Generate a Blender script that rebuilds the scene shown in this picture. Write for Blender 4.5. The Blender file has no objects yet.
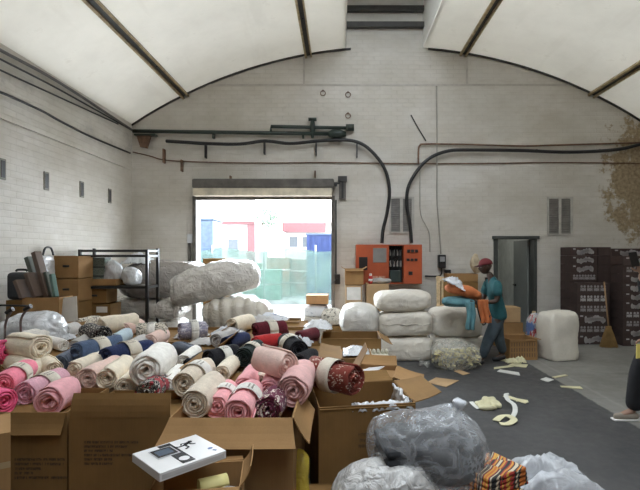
import bpy, bmesh, math, random
from mathutils import Vector, Matrix, noise, Euler

C = bpy.context.scene.collection
RND = random.Random(11)
R = math.radians
# the camera stands at (0, 0, 1.7) and looks along +Y; a pixel plus a distance gives a point in the hall
FPX, CX, CY, H = 470.0, 340.0, 253.0, 1.7
def wx(px, Y): return (px - CX) * Y / FPX
def wz(py, Y): return H - (py - CY) * Y / FPX
def P(px, py, Y): return Vector((wx(px, Y), Y, wz(py, Y)))

# ------------------------------------------------------------------ materials
MATS = {}
class NT:
    def __init__(s, name):
        s.m = bpy.data.materials.new(name); s.m.use_nodes = True
        s.t = s.m.node_tree; s.n = s.t.nodes; s.l = s.t.links
        s.b = s.n['Principled BSDF']
    def node(s, typ, **kw):
        n = s.n.new(typ)
        for k, v in kw.items():
            if k in n.inputs: n.inputs[k].default_value = v
            else: setattr(n, k, v)
        return n
    def link(s, a, b): s.l.new(a, b)
    def coords(s, kind='Object', scale=(1, 1, 1), loc=(0, 0, 0), rot=(0, 0, 0)):
        if kind == 'World':
            g = s.n.new('ShaderNodeNewGeometry'); out = g.outputs['Position']
        else:
            g = s.n.new('ShaderNodeTexCoord'); out = g.outputs[kind]
        mp = s.n.new('ShaderNodeMapping')
        mp.inputs['Scale'].default_value = scale; mp.inputs['Location'].default_value = loc
        mp.inputs['Rotation'].default_value = rot
        s.link(out, mp.inputs['Vector']); return mp.outputs['Vector']
    def noise(s, vec, scale=5, detail=4, rough=.55):
        n = s.n.new('ShaderNodeTexNoise'); s.link(vec, n.inputs['Vector'])
        n.inputs['Scale'].default_value = scale; n.inputs['Detail'].default_value = detail
        n.inputs['Roughness'].default_value = rough
        return n.outputs['Fac']
    def ramp(s, fac, stops):
        r = s.n.new('ShaderNodeValToRGB'); s.link(fac, r.inputs['Fac'])
        e = r.color_ramp.elements
        while len(e) < len(stops): e.new(.5)
        for i, (p, c) in enumerate(stops):
            e[i].position = p
            e[i].color = (c, c, c, 1) if isinstance(c, (int, float)) else (*c[:3], 1)
        return r.outputs['Color']
    def mix(s, fac, a, b, mode='MIX'):
        m = s.n.new('ShaderNodeMix'); m.data_type = 'RGBA'; m.blend_type = mode
        for sock, v in ((m.inputs[0], fac), (m.inputs[6], a), (m.inputs[7], b)):
            if isinstance(v, (int, float)): sock.default_value = v
            elif isinstance(v, (tuple, list)): sock.default_value = (*v[:3], 1)
            else: s.link(v, sock)
        return m.outputs[2]
    def math(s, op, a, b=0.0, clamp=False):
        m = s.n.new('ShaderNodeMath'); m.operation = op; m.use_clamp = clamp
        for sock, v in ((m.inputs[0], a), (m.inputs[1], b)):
            if isinstance(v, (int, float)): sock.default_value = v
            else: s.link(v, sock)
        return m.outputs[0]
    def bump(s, h, strength=.3, dist=.01):
        b = s.n.new('ShaderNodeBump'); s.link(h, b.inputs['Height'])
        b.inputs['Strength'].default_value = strength; b.inputs['Distance'].default_value = dist
        s.link(b.outputs['Normal'], s.b.inputs['Normal'])
    def base(s, c):
        if isinstance(c, (tuple, list)): s.b.inputs['Base Color'].default_value = (*c[:3], 1)
        else: s.link(c, s.b.inputs['Base Color'])

def plain(name, col, rough=.6, metal=0.0, var=.12, scale=6, bump=0.0, bscale=40, bdist=.004, sheen=0.0, coat=0.0):
    if name in MATS: return MATS[name]
    t = NT(name); v = t.coords('Object')
    n = t.noise(v, scale, 4)
    lo = tuple(max(0, c * (1 - var)) for c in col); hi = tuple(min(1, c * (1 + var)) for c in col)
    t.base(t.ramp(n, [(.3, lo), (.7, hi)]))
    t.b.inputs['Roughness'].default_value = rough; t.b.inputs['Metallic'].default_value = metal
    if sheen: t.b.inputs['Sheen Weight'].default_value = sheen
    if coat: t.b.inputs['Coat Weight'].default_value = coat; t.b.inputs['Coat Roughness'].default_value = .2
    if bump: t.bump(t.noise(v, bscale, 3), bump, bdist)
    MATS[name] = t.m; return t.m

def fleece(name, col, var=.12):
    if name in MATS: return MATS[name]
    t = NT(name); v = t.coords('Object')
    n = t.noise(v, 22, 5, .65)
    lo = tuple(c * (1 - var) for c in col); hi = tuple(min(1, c * (1 + var)) for c in col)
    t.base(t.ramp(n, [(.3, lo), (.7, hi)]))
    t.b.inputs['Roughness'].default_value = 1.0; t.b.inputs['Sheen Weight'].default_value = .12
    t.b.inputs['Sheen Roughness'].default_value = .6; t.b.inputs['Specular IOR Level'].default_value = .1
    t.bump(t.noise(v, 75, 4, .7), .55, .012)
    MATS[name] = t.m; return t.m

def spotted(name, a, b, scale=26, thr=.42, c=None, soft=.04):
    """fleece with a printed animal-spot pattern"""
    if name in MATS: return MATS[name]
    t = NT(name); v = t.coords('Object')
    d = t.mix(.25, v, t.n.new('ShaderNodeTexNoise').outputs['Color'])
    vo = t.node('ShaderNodeTexVoronoi'); vo.inputs['Scale'].default_value = scale
    t.link(d, vo.inputs['Vector'])
    col = t.ramp(vo.outputs['Distance'], [(max(0, thr - soft), a), (thr + soft, b)])
    if c:
        n = t.noise(v, scale * .5, 2)
        col = t.mix(t.ramp(n, [(.52, 0.0), (.56, 1.0)]), col, c)
    t.base(col); t.b.inputs['Roughness'].default_value = 1.0
    t.b.inputs['Sheen Weight'].default_value = .08
    t.bump(t.noise(v, 80, 4, .7), .5, .01)
    MATS[name] = t.m; return t.m

def film(name, col, rough=.22, wr=.5, wscale=9, alpha=1.0, spec=.6):
    """plastic film: glossy, creased; alpha < 1 lets what is inside show through"""
    if name in MATS: return MATS[name]
    t = NT(name); v = t.coords('Object')
    w = t.node('ShaderNodeTexNoise'); t.link(v, w.inputs['Vector'])
    w.inputs['Scale'].default_value = wscale; w.inputs['Detail'].default_value = 5; w.inputs['Distortion'].default_value = 1.4
    ridge = t.math('ABSOLUTE', t.math('SUBTRACT', w.outputs['Fac'], .5))
    t.bump(ridge, wr, .05)
    n = t.noise(v, 4, 3)
    t.base(t.ramp(n, [(.3, tuple(c * .88 for c in col)), (.7, col)]))
    t.b.inputs['Roughness'].default_value = rough; t.b.inputs['Specular IOR Level'].default_value = spec
    t.b.inputs['Coat Weight'].default_value = .35; t.b.inputs['Coat Roughness'].default_value = .18
    if alpha < 1:
        a = t.ramp(ridge, [(.0, min(1, alpha + .22)), (.16, alpha)])
        t.link(a, t.b.inputs['Alpha'])
    MATS[name] = t.m; return t.m

def cardboard(name, col, stain=.15):
    if name in MATS: return MATS[name]
    t = NT(name); v = t.coords('Object')
    n = t.noise(v, 3.5, 5, .6)
    fl = t.noise(t.coords('Object', (160, 160, 3)), 1.0, 2)
    c = t.ramp(n, [(.3, tuple(x * (1 - stain) for x in col)), (.7, tuple(x * (1 + stain) for x in col))])
    c = t.mix(.10, c, t.ramp(fl, [(.3, tuple(x * .6 for x in col)), (.7, tuple(min(1, x * 1.3) for x in col))]))
    t.base(c); t.b.inputs['Roughness'].default_value = .85; t.b.inputs['Specular IOR Level'].default_value = .25
    t.bump(fl, .15, .002)
    MATS[name] = t.m; return t.m

# ------------------------------------------------------------------ mesh builder
class MB:
    def __init__(s): s.v = []; s.f = []; s.sm = []
    def add(s, vs, fs, smooth=False, M=None):
        o = len(s.v)
        for p in vs:
            p = Vector(p)
            s.v.append(M @ p if M is not None else p)
        for f in fs: s.f.append([i + o for i in f]); s.sm.append(smooth)
        return s
    def box(s, x0, x1, y0, y1, z0, z1, M=None):
        vs = [(x, y, z) for z in (z0, z1) for y in (y0, y1) for x in (x0, x1)]
        fs = [(0, 2, 3, 1), (4, 5, 7, 6), (0, 1, 5, 4), (2, 6, 7, 3), (0, 4, 6, 2), (1, 3, 7, 5)]
        return s.add(vs, fs, False, M)
    def bbox(s, x0, x1, y0, y1, z0, z1, b=.01, M=None, seg=2):
        bm = bmesh.new(); bmesh.ops.create_cube(bm, size=1)
        bmesh.ops.scale(bm, vec=(x1 - x0, y1 - y0, z1 - z0), verts=bm.verts)
        bmesh.ops.translate(bm, vec=((x0 + x1) / 2, (y0 + y1) / 2, (z0 + z1) / 2), verts=bm.verts)
        bmesh.ops.bevel(bm, geom=bm.edges[:], offset=b, segments=seg, affect='EDGES', profile=.5)
        bm.verts.index_update()
        s.add([v.co.copy() for v in bm.verts], [[v.index for v in f.verts] for f in bm.faces], False, M)
        bm.free(); return s
    def quadprism(s, quad, t, M=None):
        """a flat four- (or n-) sided sheet of thickness t"""
        q = [Vector(p) for p in quad]; n = (q[1] - q[0]).cross(q[2] - q[0]).normalized() * t
        k = len(q); vs = q + [p + n for p in q]
        fs = [list(range(k))[::-1], list(range(k, 2 * k))] + [[i, (i + 1) % k, (i + 1) % k + k, i + k] for i in range(k)]
        return s.add(vs, fs, False, M)
    def tube(s, pts, r, seg=8, smooth=True, caps=True, M=None):
        pts = [Vector(p) for p in pts]; n = len(pts)
        rr = r if isinstance(r, (list, tuple)) else [r] * n
        vs, fs = [], []; up = None
        for i, p in enumerate(pts):
            t = (pts[min(i + 1, n - 1)] - pts[max(i - 1, 0)]).normalized()
            if up is None:
                a = Vector((0, 0, 1)) if abs(t.z) < .9 else Vector((1, 0, 0))
                up = (a - t * a.dot(t)).normalized()
            else:
                up = up - t * up.dot(t)
                up = up.normalized() if up.length > 1e-6 else t.orthogonal().normalized()
            sd = t.cross(up)
            for k in range(seg):
                a = 2 * math.pi * k / seg
                vs.append(p + (up * math.cos(a) + sd * math.sin(a)) * rr[i])
        for i in range(n - 1):
            for k in range(seg):
                k2 = (k + 1) % seg
                fs.append((i * seg + k, i * seg + k2, (i + 1) * seg + k2, (i + 1) * seg + k))
        s.add(vs, fs, smooth, M)
        if caps:
            o = len(s.v) - len(vs)
            s.f.append([o + k for k in range(seg)][::-1]); s.sm.append(False)
            s.f.append([o + (n - 1) * seg + k for k in range(seg)]); s.sm.append(False)
        return s
    def lathe(s, prof, seg=16, M=None, smooth=True):
        vs, fs = [], []; n = len(prof)
        for r, z in prof:
            for k in range(seg):
                a = 2 * math.pi * k / seg; vs.append((r * math.cos(a), r * math.sin(a), z))
        for i in range(n - 1):
            for k in range(seg):
                k2 = (k + 1) % seg
                fs.append((i * seg + k, i * seg + k2, (i + 1) * seg + k2, (i + 1) * seg + k))
        fs.append(list(range(seg))[::-1]); fs.append([(n - 1) * seg + k for k in range(seg)])
        return s.add(vs, fs, smooth, M)
    def ell(s, c, rad, M=None, nu=16, nv=10):
        vs, fs = [], []
        vs.append((c[0], c[1], c[2] - rad[2]))
        for j in range(1, nv):
            a = -math.pi / 2 + math.pi * j / nv
            for k in range(nu):
                b = 2 * math.pi * k / nu
                vs.append((c[0] + rad[0] * math.cos(a) * math.cos(b), c[1] + rad[1] * math.cos(a) * math.sin(b), c[2] + rad[2] * math.sin(a)))
        vs.append((c[0], c[1], c[2] + rad[2]))
        for k in range(nu):
            k2 = (k + 1) % nu
            fs.append((0, 1 + k2, 1 + k))
            fs.append((len(vs) - 1, 1 + (nv - 2) * nu + k, 1 + (nv - 2) * nu + k2))
            for j in range(nv - 2):
                fs.append((1 + j * nu + k, 1 + j * nu + k2, 1 + (j + 1) * nu + k2, 1 + (j + 1) * nu + k))
        return s.add(vs, fs, True, M)
    def grid(s, fn, nu, nv, smooth=True, thick=0.0):
        vs = [Vector(fn(i / nu, j / nv)) for j in range(nv + 1) for i in range(nu + 1)]
        w = nu + 1
        fs = [(j * w + i, j * w + i + 1, (j + 1) * w + i + 1, (j + 1) * w + i) for j in range(nv) for i in range(nu)]
        if not thick: return s.add(vs, fs, smooth)
        # give the sheet a real thickness
        nrm = [Vector() for _ in vs]
        for f in fs:
            n = (vs[f[1]] - vs[f[0]]).cross(vs[f[3]] - vs[f[0]])
            for i in f: nrm[i] += n
        k = len(vs)
        allv = vs + [v + (n.normalized() if n.length else Vector((0, 0, 1))) * thick for v, n in zip(vs, nrm)]
        fs2 = [f[::-1] for f in fs] + [tuple(i + k for i in f) for f in fs]
        rim = [i for i in range(w)] + [j * w + nu for j in range(1, nv + 1)] + [nv * w + i for i in range(nu - 1, -1, -1)] + [j * w for j in range(nv - 1, 0, -1)]
        for a, b in zip(rim, rim[1:] + rim[:1]): fs2.append((a, b, b + k, a + k))
        return s.add(allv, fs2, smooth)
    def build(s, name, mat, parent=None, loc=None, rz=0.0):
        me = bpy.data.meshes.new(name)
        me.from_pydata([tuple(v) for v in s.v], [], s.f)
        me.polygons.foreach_set('use_smooth', s.sm); me.update()
        bm = bmesh.new(); bm.from_mesh(me); bmesh.ops.recalc_face_normals(bm, faces=bm.faces); bm.to_mesh(me); bm.free()
        if mat: me.materials.append(mat)
        o = bpy.data.objects.new(name, me); C.objects.link(o)
        if parent: o.parent = parent
        if loc is not None: o.location = loc
        if rz: o.rotation_euler.z = rz
        return o

def spline(pts, n=6):
    """Catmull-Rom through the points"""
    p = [Vector(q) for q in pts]; out = []
    for i in range(len(p) - 1):
        a, b, c, d = p[max(i - 1, 0)], p[i], p[i + 1], p[min(i + 2, len(p) - 1)]
        for k in range(n):
            t = k / n
            out.append(.5 * ((2 * b) + (c - a) * t + (2 * a - 5 * b + 4 * c - d) * t * t + (3 * b - a - 3 * c + d) * t ** 3))
    return out + [p[-1]]

# ------------------------------------------------------------------ tagging
def tag(o, label, cat, group=None, kind=None):
    o['label'] = label; o['category'] = cat
    if group: o['group'] = group
    if kind: o['kind'] = kind
    return o
def thing(name, label, cat, loc=(0, 0, 0), rz=0.0, group=None):
    o = bpy.data.objects.new(name, None); C.objects.link(o)
    o.location = loc; o.rotation_euler.z = rz; o.empty_display_size = .1
    return tag(o, label, cat, group)
def struct(o): o['kind'] = 'structure'; return o
def sroot(name, loc=(0, 0, 0)):
    o = bpy.data.objects.new(name, None); C.objects.link(o); o.location = loc; o['kind'] = 'structure'; return o
# ------------------------------------------------------------------ setting: hall
XL, XR, YB, YR = -4.2, 6.2, 9.5, -5.0
ARC_X, ARC_Z, ARC_R = 1.0, 5.87 - 9.4, 9.4
def arch(x): return ARC_Z + math.sqrt(ARC_R ** 2 - (x - ARC_X) ** 2)
SL0, SL1 = .12, 1.68           # the raised slot along the ridge

def wall_mat(name, axis, patch=False):
    t = NT(name); pos = t.coords('World')
    sep = t.node('ShaderNodeSeparateXYZ'); t.link(pos, sep.inputs[0])
    cmb = t.node('ShaderNodeCombineXYZ')
    t.link(sep.outputs['X' if axis == 'x' else 'Y'], cmb.inputs['X']); t.link(sep.outputs['Z'], cmb.inputs['Y'])
    br = t.node('ShaderNodeTexBrick'); t.link(cmb.outputs[0], br.inputs['Vector'])
    br.inputs['Scale'].default_value = 1.0; br.inputs['Brick Width'].default_value = .23; br.inputs['Row Height'].default_value = .086
    br.inputs['Mortar Size'].default_value = .008; br.inputs['Mortar Smooth'].default_value = .6; br.inputs['Bias'].default_value = 0
    br.inputs['Color1'].default_value = (.68, .655, .61, 1); br.inputs['Color2'].default_value = (.655, .63, .588, 1); br.inputs['Mortar'].default_value = (.635, .61, .566, 1)
    big = t.noise(t.coords('World', (.6, .6, .9)), 1.0, 5, .62)
    fine = t.noise(pos, 7.0, 5, .7)
    col = t.mix(1.0, br.outputs['Color'], t.ramp(big, [(.32, (.78, .76, .71)), (.60, (1, 1, 1))]), 'MULTIPLY')
    col = t.mix(t.ramp(fine, [(.60, 0.0), (.76, .45)]), col, (.45, .41, .36))
    streak = t.noise(t.coords('World', (2.2, 2.2, 14)), 1.0, 3)
    col = t.mix(t.ramp(streak, [(.55, 0.0), (.72, .40)]), col, (.50, .46, .40))
    if patch == 'back':        # peeling brown area near the right corner
        dx = t.math('SUBTRACT', sep.outputs['X'], 6.15); dz = t.math('SUBTRACT', sep.outputs['Z'], 3.2)
        d = t.math('ADD', t.math('POWER', t.math('DIVIDE', dx, .95), 2.0), t.math('POWER', t.math('DIVIDE', dz, 1.5), 2.0))
        m = t.math('SUBTRACT', 1.0, d); m = t.math('ADD', m, t.math('MULTIPLY', t.math('SUBTRACT', t.noise(pos, 5, 6, .75), .5), 3.6))
        pc = t.ramp(t.noise(pos, 16, 3), [(.35, (.22, .15, .075)), (.65, (.42, .33, .20))])
        col = t.mix(t.ramp(m, [(.20, 0.0), (.50, .9)]), col, pc)
    if patch == 'left':        # grey scuffs high on the wall
        dz = t.math('ABSOLUTE', t.math('SUBTRACT', sep.outputs['Z'], 3.75))
        m = t.math('SUBTRACT', t.noise(t.coords('World', (1, .9, 1.3)), 2.2, 5, .7), t.math('MULTIPLY', dz, .22))
        col = t.mix(t.ramp(m, [(.52, 0.0), (.68, .55)]), col, (.36, .34, .33))
    t.base(col); t.b.inputs['Roughness'].default_value = .75; t.b.inputs['Specular IOR Level'].default_value = .3
    h = t.math('ADD', t.math('MULTIPLY', br.outputs['Fac'], -.5), t.math('MULTIPLY', fine, .7))
    t.bump(h, .55, .012)
    return t.m
M_back = wall_mat('painted_brick_back', 'x', 'back'); M_left = wall_mat('painted_brick_left', 'y', 'left')
M_plainwall = wall_mat('painted_brick_rear', 'x')

def floor_mat():
    t = NT('concrete_floor'); pos = t.coords('World')
    sep = t.node('ShaderNodeSeparateXYZ'); t.link(pos, sep.inputs[0])
    n1 = t.noise(pos, .9, 6, .62); n2 = t.noise(pos, 9, 5, .7); n3 = t.noise(t.coords('World', (.5, 4, 1)), 1.2, 4)
    dark = t.ramp(n1, [(.3, (.050, .050, .051)), (.7, (.092, .090, .089))])
    lite = t.ramp(n1, [(.3, (.18, .175, .16)), (.7, (.28, .27, .248))])
    edge = t.math('ADD', sep.outputs['X'], t.math('MULTIPLY', t.math('SUBTRACT', n2, .5), .10))
    side = t.ramp(t.math('SUBTRACT', edge, 2.4), [(.49, 0.0), (.51, 1.0)])
    col = t.mix(side, dark, lite)
    kerb = t.math('SUBTRACT', 1.0, t.math('MULTIPLY', t.math('ABSOLUTE', t.math('SUBTRACT', edge, 3.12)), 28.0), True)
    col = t.mix(t.math('MULTIPLY', kerb, .35), col, (.36, .35, .32))
    col = t.mix(t.ramp(n3, [(.58, 0.0), (.72, .35)]), col, t.mix(side, (.10, .10, .10), (.08, .08, .08)))
    col = t.mix(t.ramp(n2, [(.68, 0.0), (.76, .3)]), col, (.24, .23, .21))
    t.base(col); t.link(t.ramp(n2, [(.3, .5), (.7, .8)]), t.b.inputs['Roughness']); t.b.inputs['Specular IOR Level'].default_value = .3
    t.bump(n2, .2, .004); return t.m

def ceil_mat(name, glow=0.0):
    t = NT(name); pos = t.coords('World')
    n1 = t.noise(pos, .8, 5, .65); n2 = t.noise(pos, 3.2, 6, .7); st = t.noise(t.coords('World', (3.0, .5, 1.0)), 1.0, 3)
    col = t.ramp(n1, [(.3, (.74, .73, .69)), (.65, (.86, .85, .81))])
    col = t.mix(t.ramp(n2, [(.60, 0.0), (.72, .4)]), col, (.58, .56, .51))
    col = t.mix(t.ramp(st, [(.6, 0.0), (.7, .18)]), col, (.60, .58, .53))
    t.base(col); t.b.inputs['Roughness'].default_value = .6; t.bump(n2, .12, .01)
    if glow:      # translucency added to brighten the ceiling; daylight above passes through thin sheeting
        tr = t.node('ShaderNodeBsdfTranslucent'); t.link(t.mix(1.0, col, (1.0, .93, .82), 'MULTIPLY'), tr.inputs['Color'])
        mx = t.node('ShaderNodeMixShader'); mx.inputs[0].default_value = glow
        t.link(t.b.outputs[0], mx.inputs[1]); t.link(tr.outputs[0], mx.inputs[2])
        t.link(mx.outputs[0], t.n['Material Output'].inputs['Surface'])
    return t.m
M_ceil = ceil_mat('white_ceiling_sheets', .052); M_ridge = ceil_mat('white_ridge_boards')
M_board = plain('unseen_dark_boards', (.14, .10, .07), .8)  # dark colour chosen to cut light from the unseen rear ceiling
M_steel_d = plain('dark_painted_steel', (.035, .033, .030), .5, var=.3)
M_steel_t = plain('tan_painted_steel', (.42, .33, .19), .6, var=.3, scale=9)
M_greydoor = plain('grey_green_paint', (.20, .215, .21), .55, var=.12, scale=2)
M_black = plain('black_rubber', (.012, .012, .013), .45, var=.3)
M_blackmetal = plain('black_metal', (.014, .014, .015), .35, var=.2)
M_white = plain('white_paint', (.78, .77, .74), .5)

fl = MB().box(XL - .3, XR + .3, YR - .3, YB + .25, -.12, 0).build('floor', floor_mat()); struct(fl)

# back wall with roller door and doorway openings
DX0, DX1, DZ = wx(197, YB), wx(332, YB), wz(197, YB)       # roller door opening
EX0, EX1, EZ = wx(496, YB), wx(535, YB), wz(239, YB)       # doorway opening
bw = MB()
for a, b, c, d in ((XL - .3, DX0, 0, 7.3), (DX0, DX1, DZ, 7.3), (DX1, EX0, 0, 7.3), (EX0, EX1, EZ, 7.3), (EX1, XR + .3, 0, 7.3)):
    bw.box(a, b, YB, YB + .25, c, d)
struct(bw.build('wall_back', M_back))
struct(MB().box(XL - .25, XL, YR - .2, YB, 0, arch(XL) + .12).build('wall_left', M_left))
struct(MB().box(XR, XR + .25, YR - .2, YB, 0, arch(XR) + .12).build('wall_right', M_left))
rw = MB()
OX0, OX1, OZ = -2.2, 4.2, 3.6                              # loading opening behind the camera
rw.box(XL - .3, XR + .3, YR - .25, YR, 0, 7.3)
struct(rw.build('wall_rear', plain('unseen_dark_brick', (.20, .12, .08), .9)))  # unseen wall kept dark so carton fronts get less light

# arched ceiling in two halves, with the raised ridge slot between them; translucent sheeting ahead, unseen dark boards further back
YS = 2.2
for nm, ya, yb, mt in (('ceiling', YS, YB + .02, M_ceil), ('ceiling', YR - .2, YS, M_board)):
    cl = MB()
    for xa, xb in ((XL - .3, SL0), (SL1, XR + .3)):
        N = 28; vs, fs = [], []
        for i in range(N + 1):
            x = xa + (xb - xa) * i / N
            vs += [(x, ya, arch(x)), (x, yb, arch(x))]
        for i in range(N): fs.append((i * 2, i * 2 + 1, i * 2 + 3, i * 2 + 2))
        cl.add(vs, fs, True)
    struct(cl.build(nm, mt))
sl = MB()
sl.box(SL0 - .06, SL0, YR - .2, YB, arch(SL0) + .02, 7.0).box(SL1, SL1 + .06, YR - .2, YB, arch(SL1) + .02, 7.0)
sl.box(SL0 - .06, SL1 + .06, 6.5, YB, 7.0, 7.06).box(SL0 - .06, SL1 + .06, YR - .2, -3.6, 7.0, 7.06)
sl.box(SL0, SL1, YR - .2, YR - .1, 5.7, 7.0)
struct(sl.build('ceiling_ridge', M_ridge))
# dark cross beams inside the slot
for i, (pa, pb, Y) in enumerate(((22.5, 27.5, 9.42), (6.5, 11.5, 9.42), (-12, -6, 8.9))):
    struct(MB().box(SL0, SL1, Y - .05, Y + .05, wz(pb, Y), wz(pa, Y)).build('trim_%d' % (i + 1), M_steel_d))
# dark joint between the arch and the back wall
tj = MB(); N = 40
for i in range(N):
    x0 = XL + (XR - XL) * i / N; x1 = XL + (XR - XL) * (i + 1) / N
    if SL0 < (x0 + x1) / 2 < SL1: continue
    for a, b in ((x0, x1),):
        vs = [(a, YB - .03, arch(a) - .035), (b, YB - .03, arch(b) - .035), (b, YB - .03, arch(b) - .001), (a, YB - .03, arch(a) - .001)]
        tj.add(vs + [(p[0], YB, p[2]) for p in vs], [(0, 1, 2, 3), (4, 7, 6, 5), (0, 4, 5, 1), (3, 2, 6, 7)])
struct(tj.build('trim_4', M_steel_d))
# purlins along the vault: a tan flange with a dark web
for i, x in enumerate((wx(185, YB), wx(308.5, YB), wx(464, YB), wx(593, YB))):
    root = sroot('trim_%d' % (5 + i), (x, 0, arch(x)))
    sl_ = math.atan2(-(x - ARC_X), arch(x) - ARC_Z)
    M = Matrix.Rotation(-sl_, 4, 'Y')
    MB().box(-.055, .055, YR, YB - .005, -.035, -.002, M).build('web', M_steel_d, root)
    MB().box(-.085, -.045, YR, YB - .005, -.085, -.034, M).box(.03, .06, YR, YB - .005, -.085, -.034, M).build('flange', M_steel_t, root)
    b = MB()
    for yy in (3.2, 5.6, 8.0): b.lathe([(.016, -.005), (.016, .012)], 8, M @ Matrix.Translation((-.004, yy, -.045)))
    b.build('bolt', M_black, root)
# wall ledge on the left, horizontal joint lines and cover strips on the back wall
struct(MB().box(XL, XL + .03, YR, YB - .05, 3.36, 3.42).build('trim_9', M_left))
zj = wz(85, YB)
struct(MB().box(wx(205, YB), wx(592, YB), YB - .012, YB, zj - .02, zj + .02).build('trim_10', plain('grey_wall_strip', (.50, .47, .43), .8)))
for i, (px, a, b) in enumerate(((304, 51, 85), (467, 51, 85))):
    struct(MB().box(wx(px, YB) - .018, wx(px, YB) + .018, YB - .02, YB, wz(b, YB), wz(a, YB)).build('trim_%d' % (11 + i), MATS['grey_wall_strip']))

# roller shutter door
d1 = sroot('door_1', ((DX0 + DX1) / 2, YB, 0)); cx = (DX0 + DX1) / 2
hx0, hx1 = wx(192, YB - .3) - cx, wx(334, YB - .3) - cx
zt, zm, zb = wz(178.5, YB - .3), wz(188, YB - .3), wz(195.5, YB - .3)
M_shut = plain('weathered_dark_shutter', (.11, .10, .088), .5, var=.35, scale=5)
M_cream = plain('dirty_cream_metal', (.62, .56, .44), .5, var=.25, scale=5)
MB().bbox(hx0, hx1, -.32, 0, zm, zt, .03).build('shutter_housing', M_shut, d1)
MB().box(hx0 + .02, hx1 - .04, -.30, -.02, zb, zm).build('shutter_fascia', M_cream, d1)
MB().box(DX0 - cx, DX1 - cx, -.1, -.06, wz(200.5, YB), zb + .01).build('shutter_curtain', M_shut, d1)
for sx in (DX0 - cx - .055, DX1 - cx - .012):
    MB().box(sx, sx + .07, -.12, 0, 0, zb + .02).build('guide_rail', M_shut, d1)
MB().box(hx1 - .005, hx1 + .06, -.22, -.08, zm + .06, zt - .06).box(hx1 + .06, hx1 + .12, -.17, -.13, zm + .1, zm + .13).build('end_bracket', M_black, d1)

# doorway with grey leaf opened inwards, and a short dim passage behind it
d2 = sroot('door_2', ((EX0 + EX1) / 2, YB, 0)); hw = (EX1 - EX0) / 2
M_jamb = plain('dark_green_grey_jamb', (.06, .065, .06), .6)
MB().box(-hw - .05, -hw + .03, -.03, .26, 0, EZ).box(hw - .03, hw + .03, -.03, .26, 0, EZ).build('door_jamb', M_jamb, d2)
MB().box(-hw - .08, hw + .07, -.06, .26, EZ, EZ + .06).build('door_head', M_jamb, d2)
MB().bbox(hw - .085, hw - .04, .2, .95, .01, EZ - .02, .004).build('door_leaf', M_greydoor, d2)
MB().box(hw - .105, hw - .085, .8, .9, .98, 1.02).box(hw - .12, hw - .1, .78, .9, .99, 1.01).build('door_handle', M_blackmetal, d2)
pg = MB()
pg.box(EX0 - .5, EX0 - .4, YB + .25, YB + 2.2, 0, 2.3).box(EX1 + .02, EX1 + .12, YB + .25, YB + 2.2, 0, 2.3)
pg.box(EX0 - .5, EX1 + .12, YB + 2.2, YB + 2.3, 0, 2.3).box(EX0 - .5, EX1 + .12, YB + .25, YB + 2.3, 2.3, 2.4).box(EX0 - .5, EX1 + .12, YB + .25, YB + 2.3, -.1, 0)
struct(pg.build('wall_passage', plain('grey_passage_paint', (.58, .60, .58), .7)))

pl_ = bpy.data.lights.new('passage_fill', 'POINT'); pl_.energy = 4; pl_.shadow_soft_size = .15; pl_.color = (1, .97, .9)  # unseen fill light added to brighten the doorway
po_ = bpy.data.objects.new('passage_fill', pl_); C.objects.link(po_); po_.location = (EX0 - .1, YB + 1.0, 2.1)
# louvred windows
M_louv = plain('grey_louvre', (.20, .19, .175), .5, var=.25, scale=8); M_wf = plain('worn_window_frame', (.45, .43, .39), .6, var=.2)
for i, (pa, pb, ya, yb) in enumerate(((389.5, 414, 197, 233.5), (547, 572.5, 197, 235.5))):
    xa, xb, za, zb_ = wx(pa, YB), wx(pb, YB), wz(yb, YB), wz(ya, YB); w = xb - xa; h = zb_ - za
    wr = sroot('window_%d' % (i + 1), ((xa + xb) / 2, YB, za))
    f = MB().box(-w / 2, w / 2, -.03, 0, 0, .035).box(-w / 2, w / 2, -.03, 0, h - .035, h)
    f.box(-w / 2, -w / 2 + .03, -.03, 0, .03, h - .03).box(w / 2 - .05, w / 2, -.03, 0, .03, h - .03).box(-.025 - .01, .02, -.03, 0, .03, h - .03)
    f.build('window_frame', M_wf, wr)
    for s0, s1 in ((-w / 2 + .03, -.035), (.02, w / 2 - .05)):
        lv = MB().box(s0, s1, -.006, 0, .03, h - .03)
        n = 15
        for k in range(n):
            zz = .035 + (h - .07) * k / n
            lv.quadprism([(s0, -.026, zz), (s1, -.026, zz), (s1, -.008, zz + .03), (s0, -.008, zz + .03)], .003)
        lv.build('louvre_panel', M_louv, wr)

# small dark vent slots in the left wall
for i, (px, py) in enumerate(((2, 169), (46, 181), (81.5, 189.5), (109.5, 196))):
    Y = -XL * FPX / (CX - px); z = wz(py, Y)
    vr = thing('wall_vent', ['dark slot vent in the left wall at the photo edge', 'dark slot vent in the left wall, second from the edge', 'dark slot vent in the left wall, third from the edge', 'dark slot vent in the left wall closest to the corner'][i], 'vent', (XL, Y, z), 0, 'slot vents in the left wall')
    MB().box(0, .012, -.055, .055, -.13, .13).build('rim', plain('dirty_vent_rim', (.20, .19, .16), .8), vr)
    MB().box(.0, .016, -.035, .035, -.105, .105).build('opening', M_black, vr)

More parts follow.
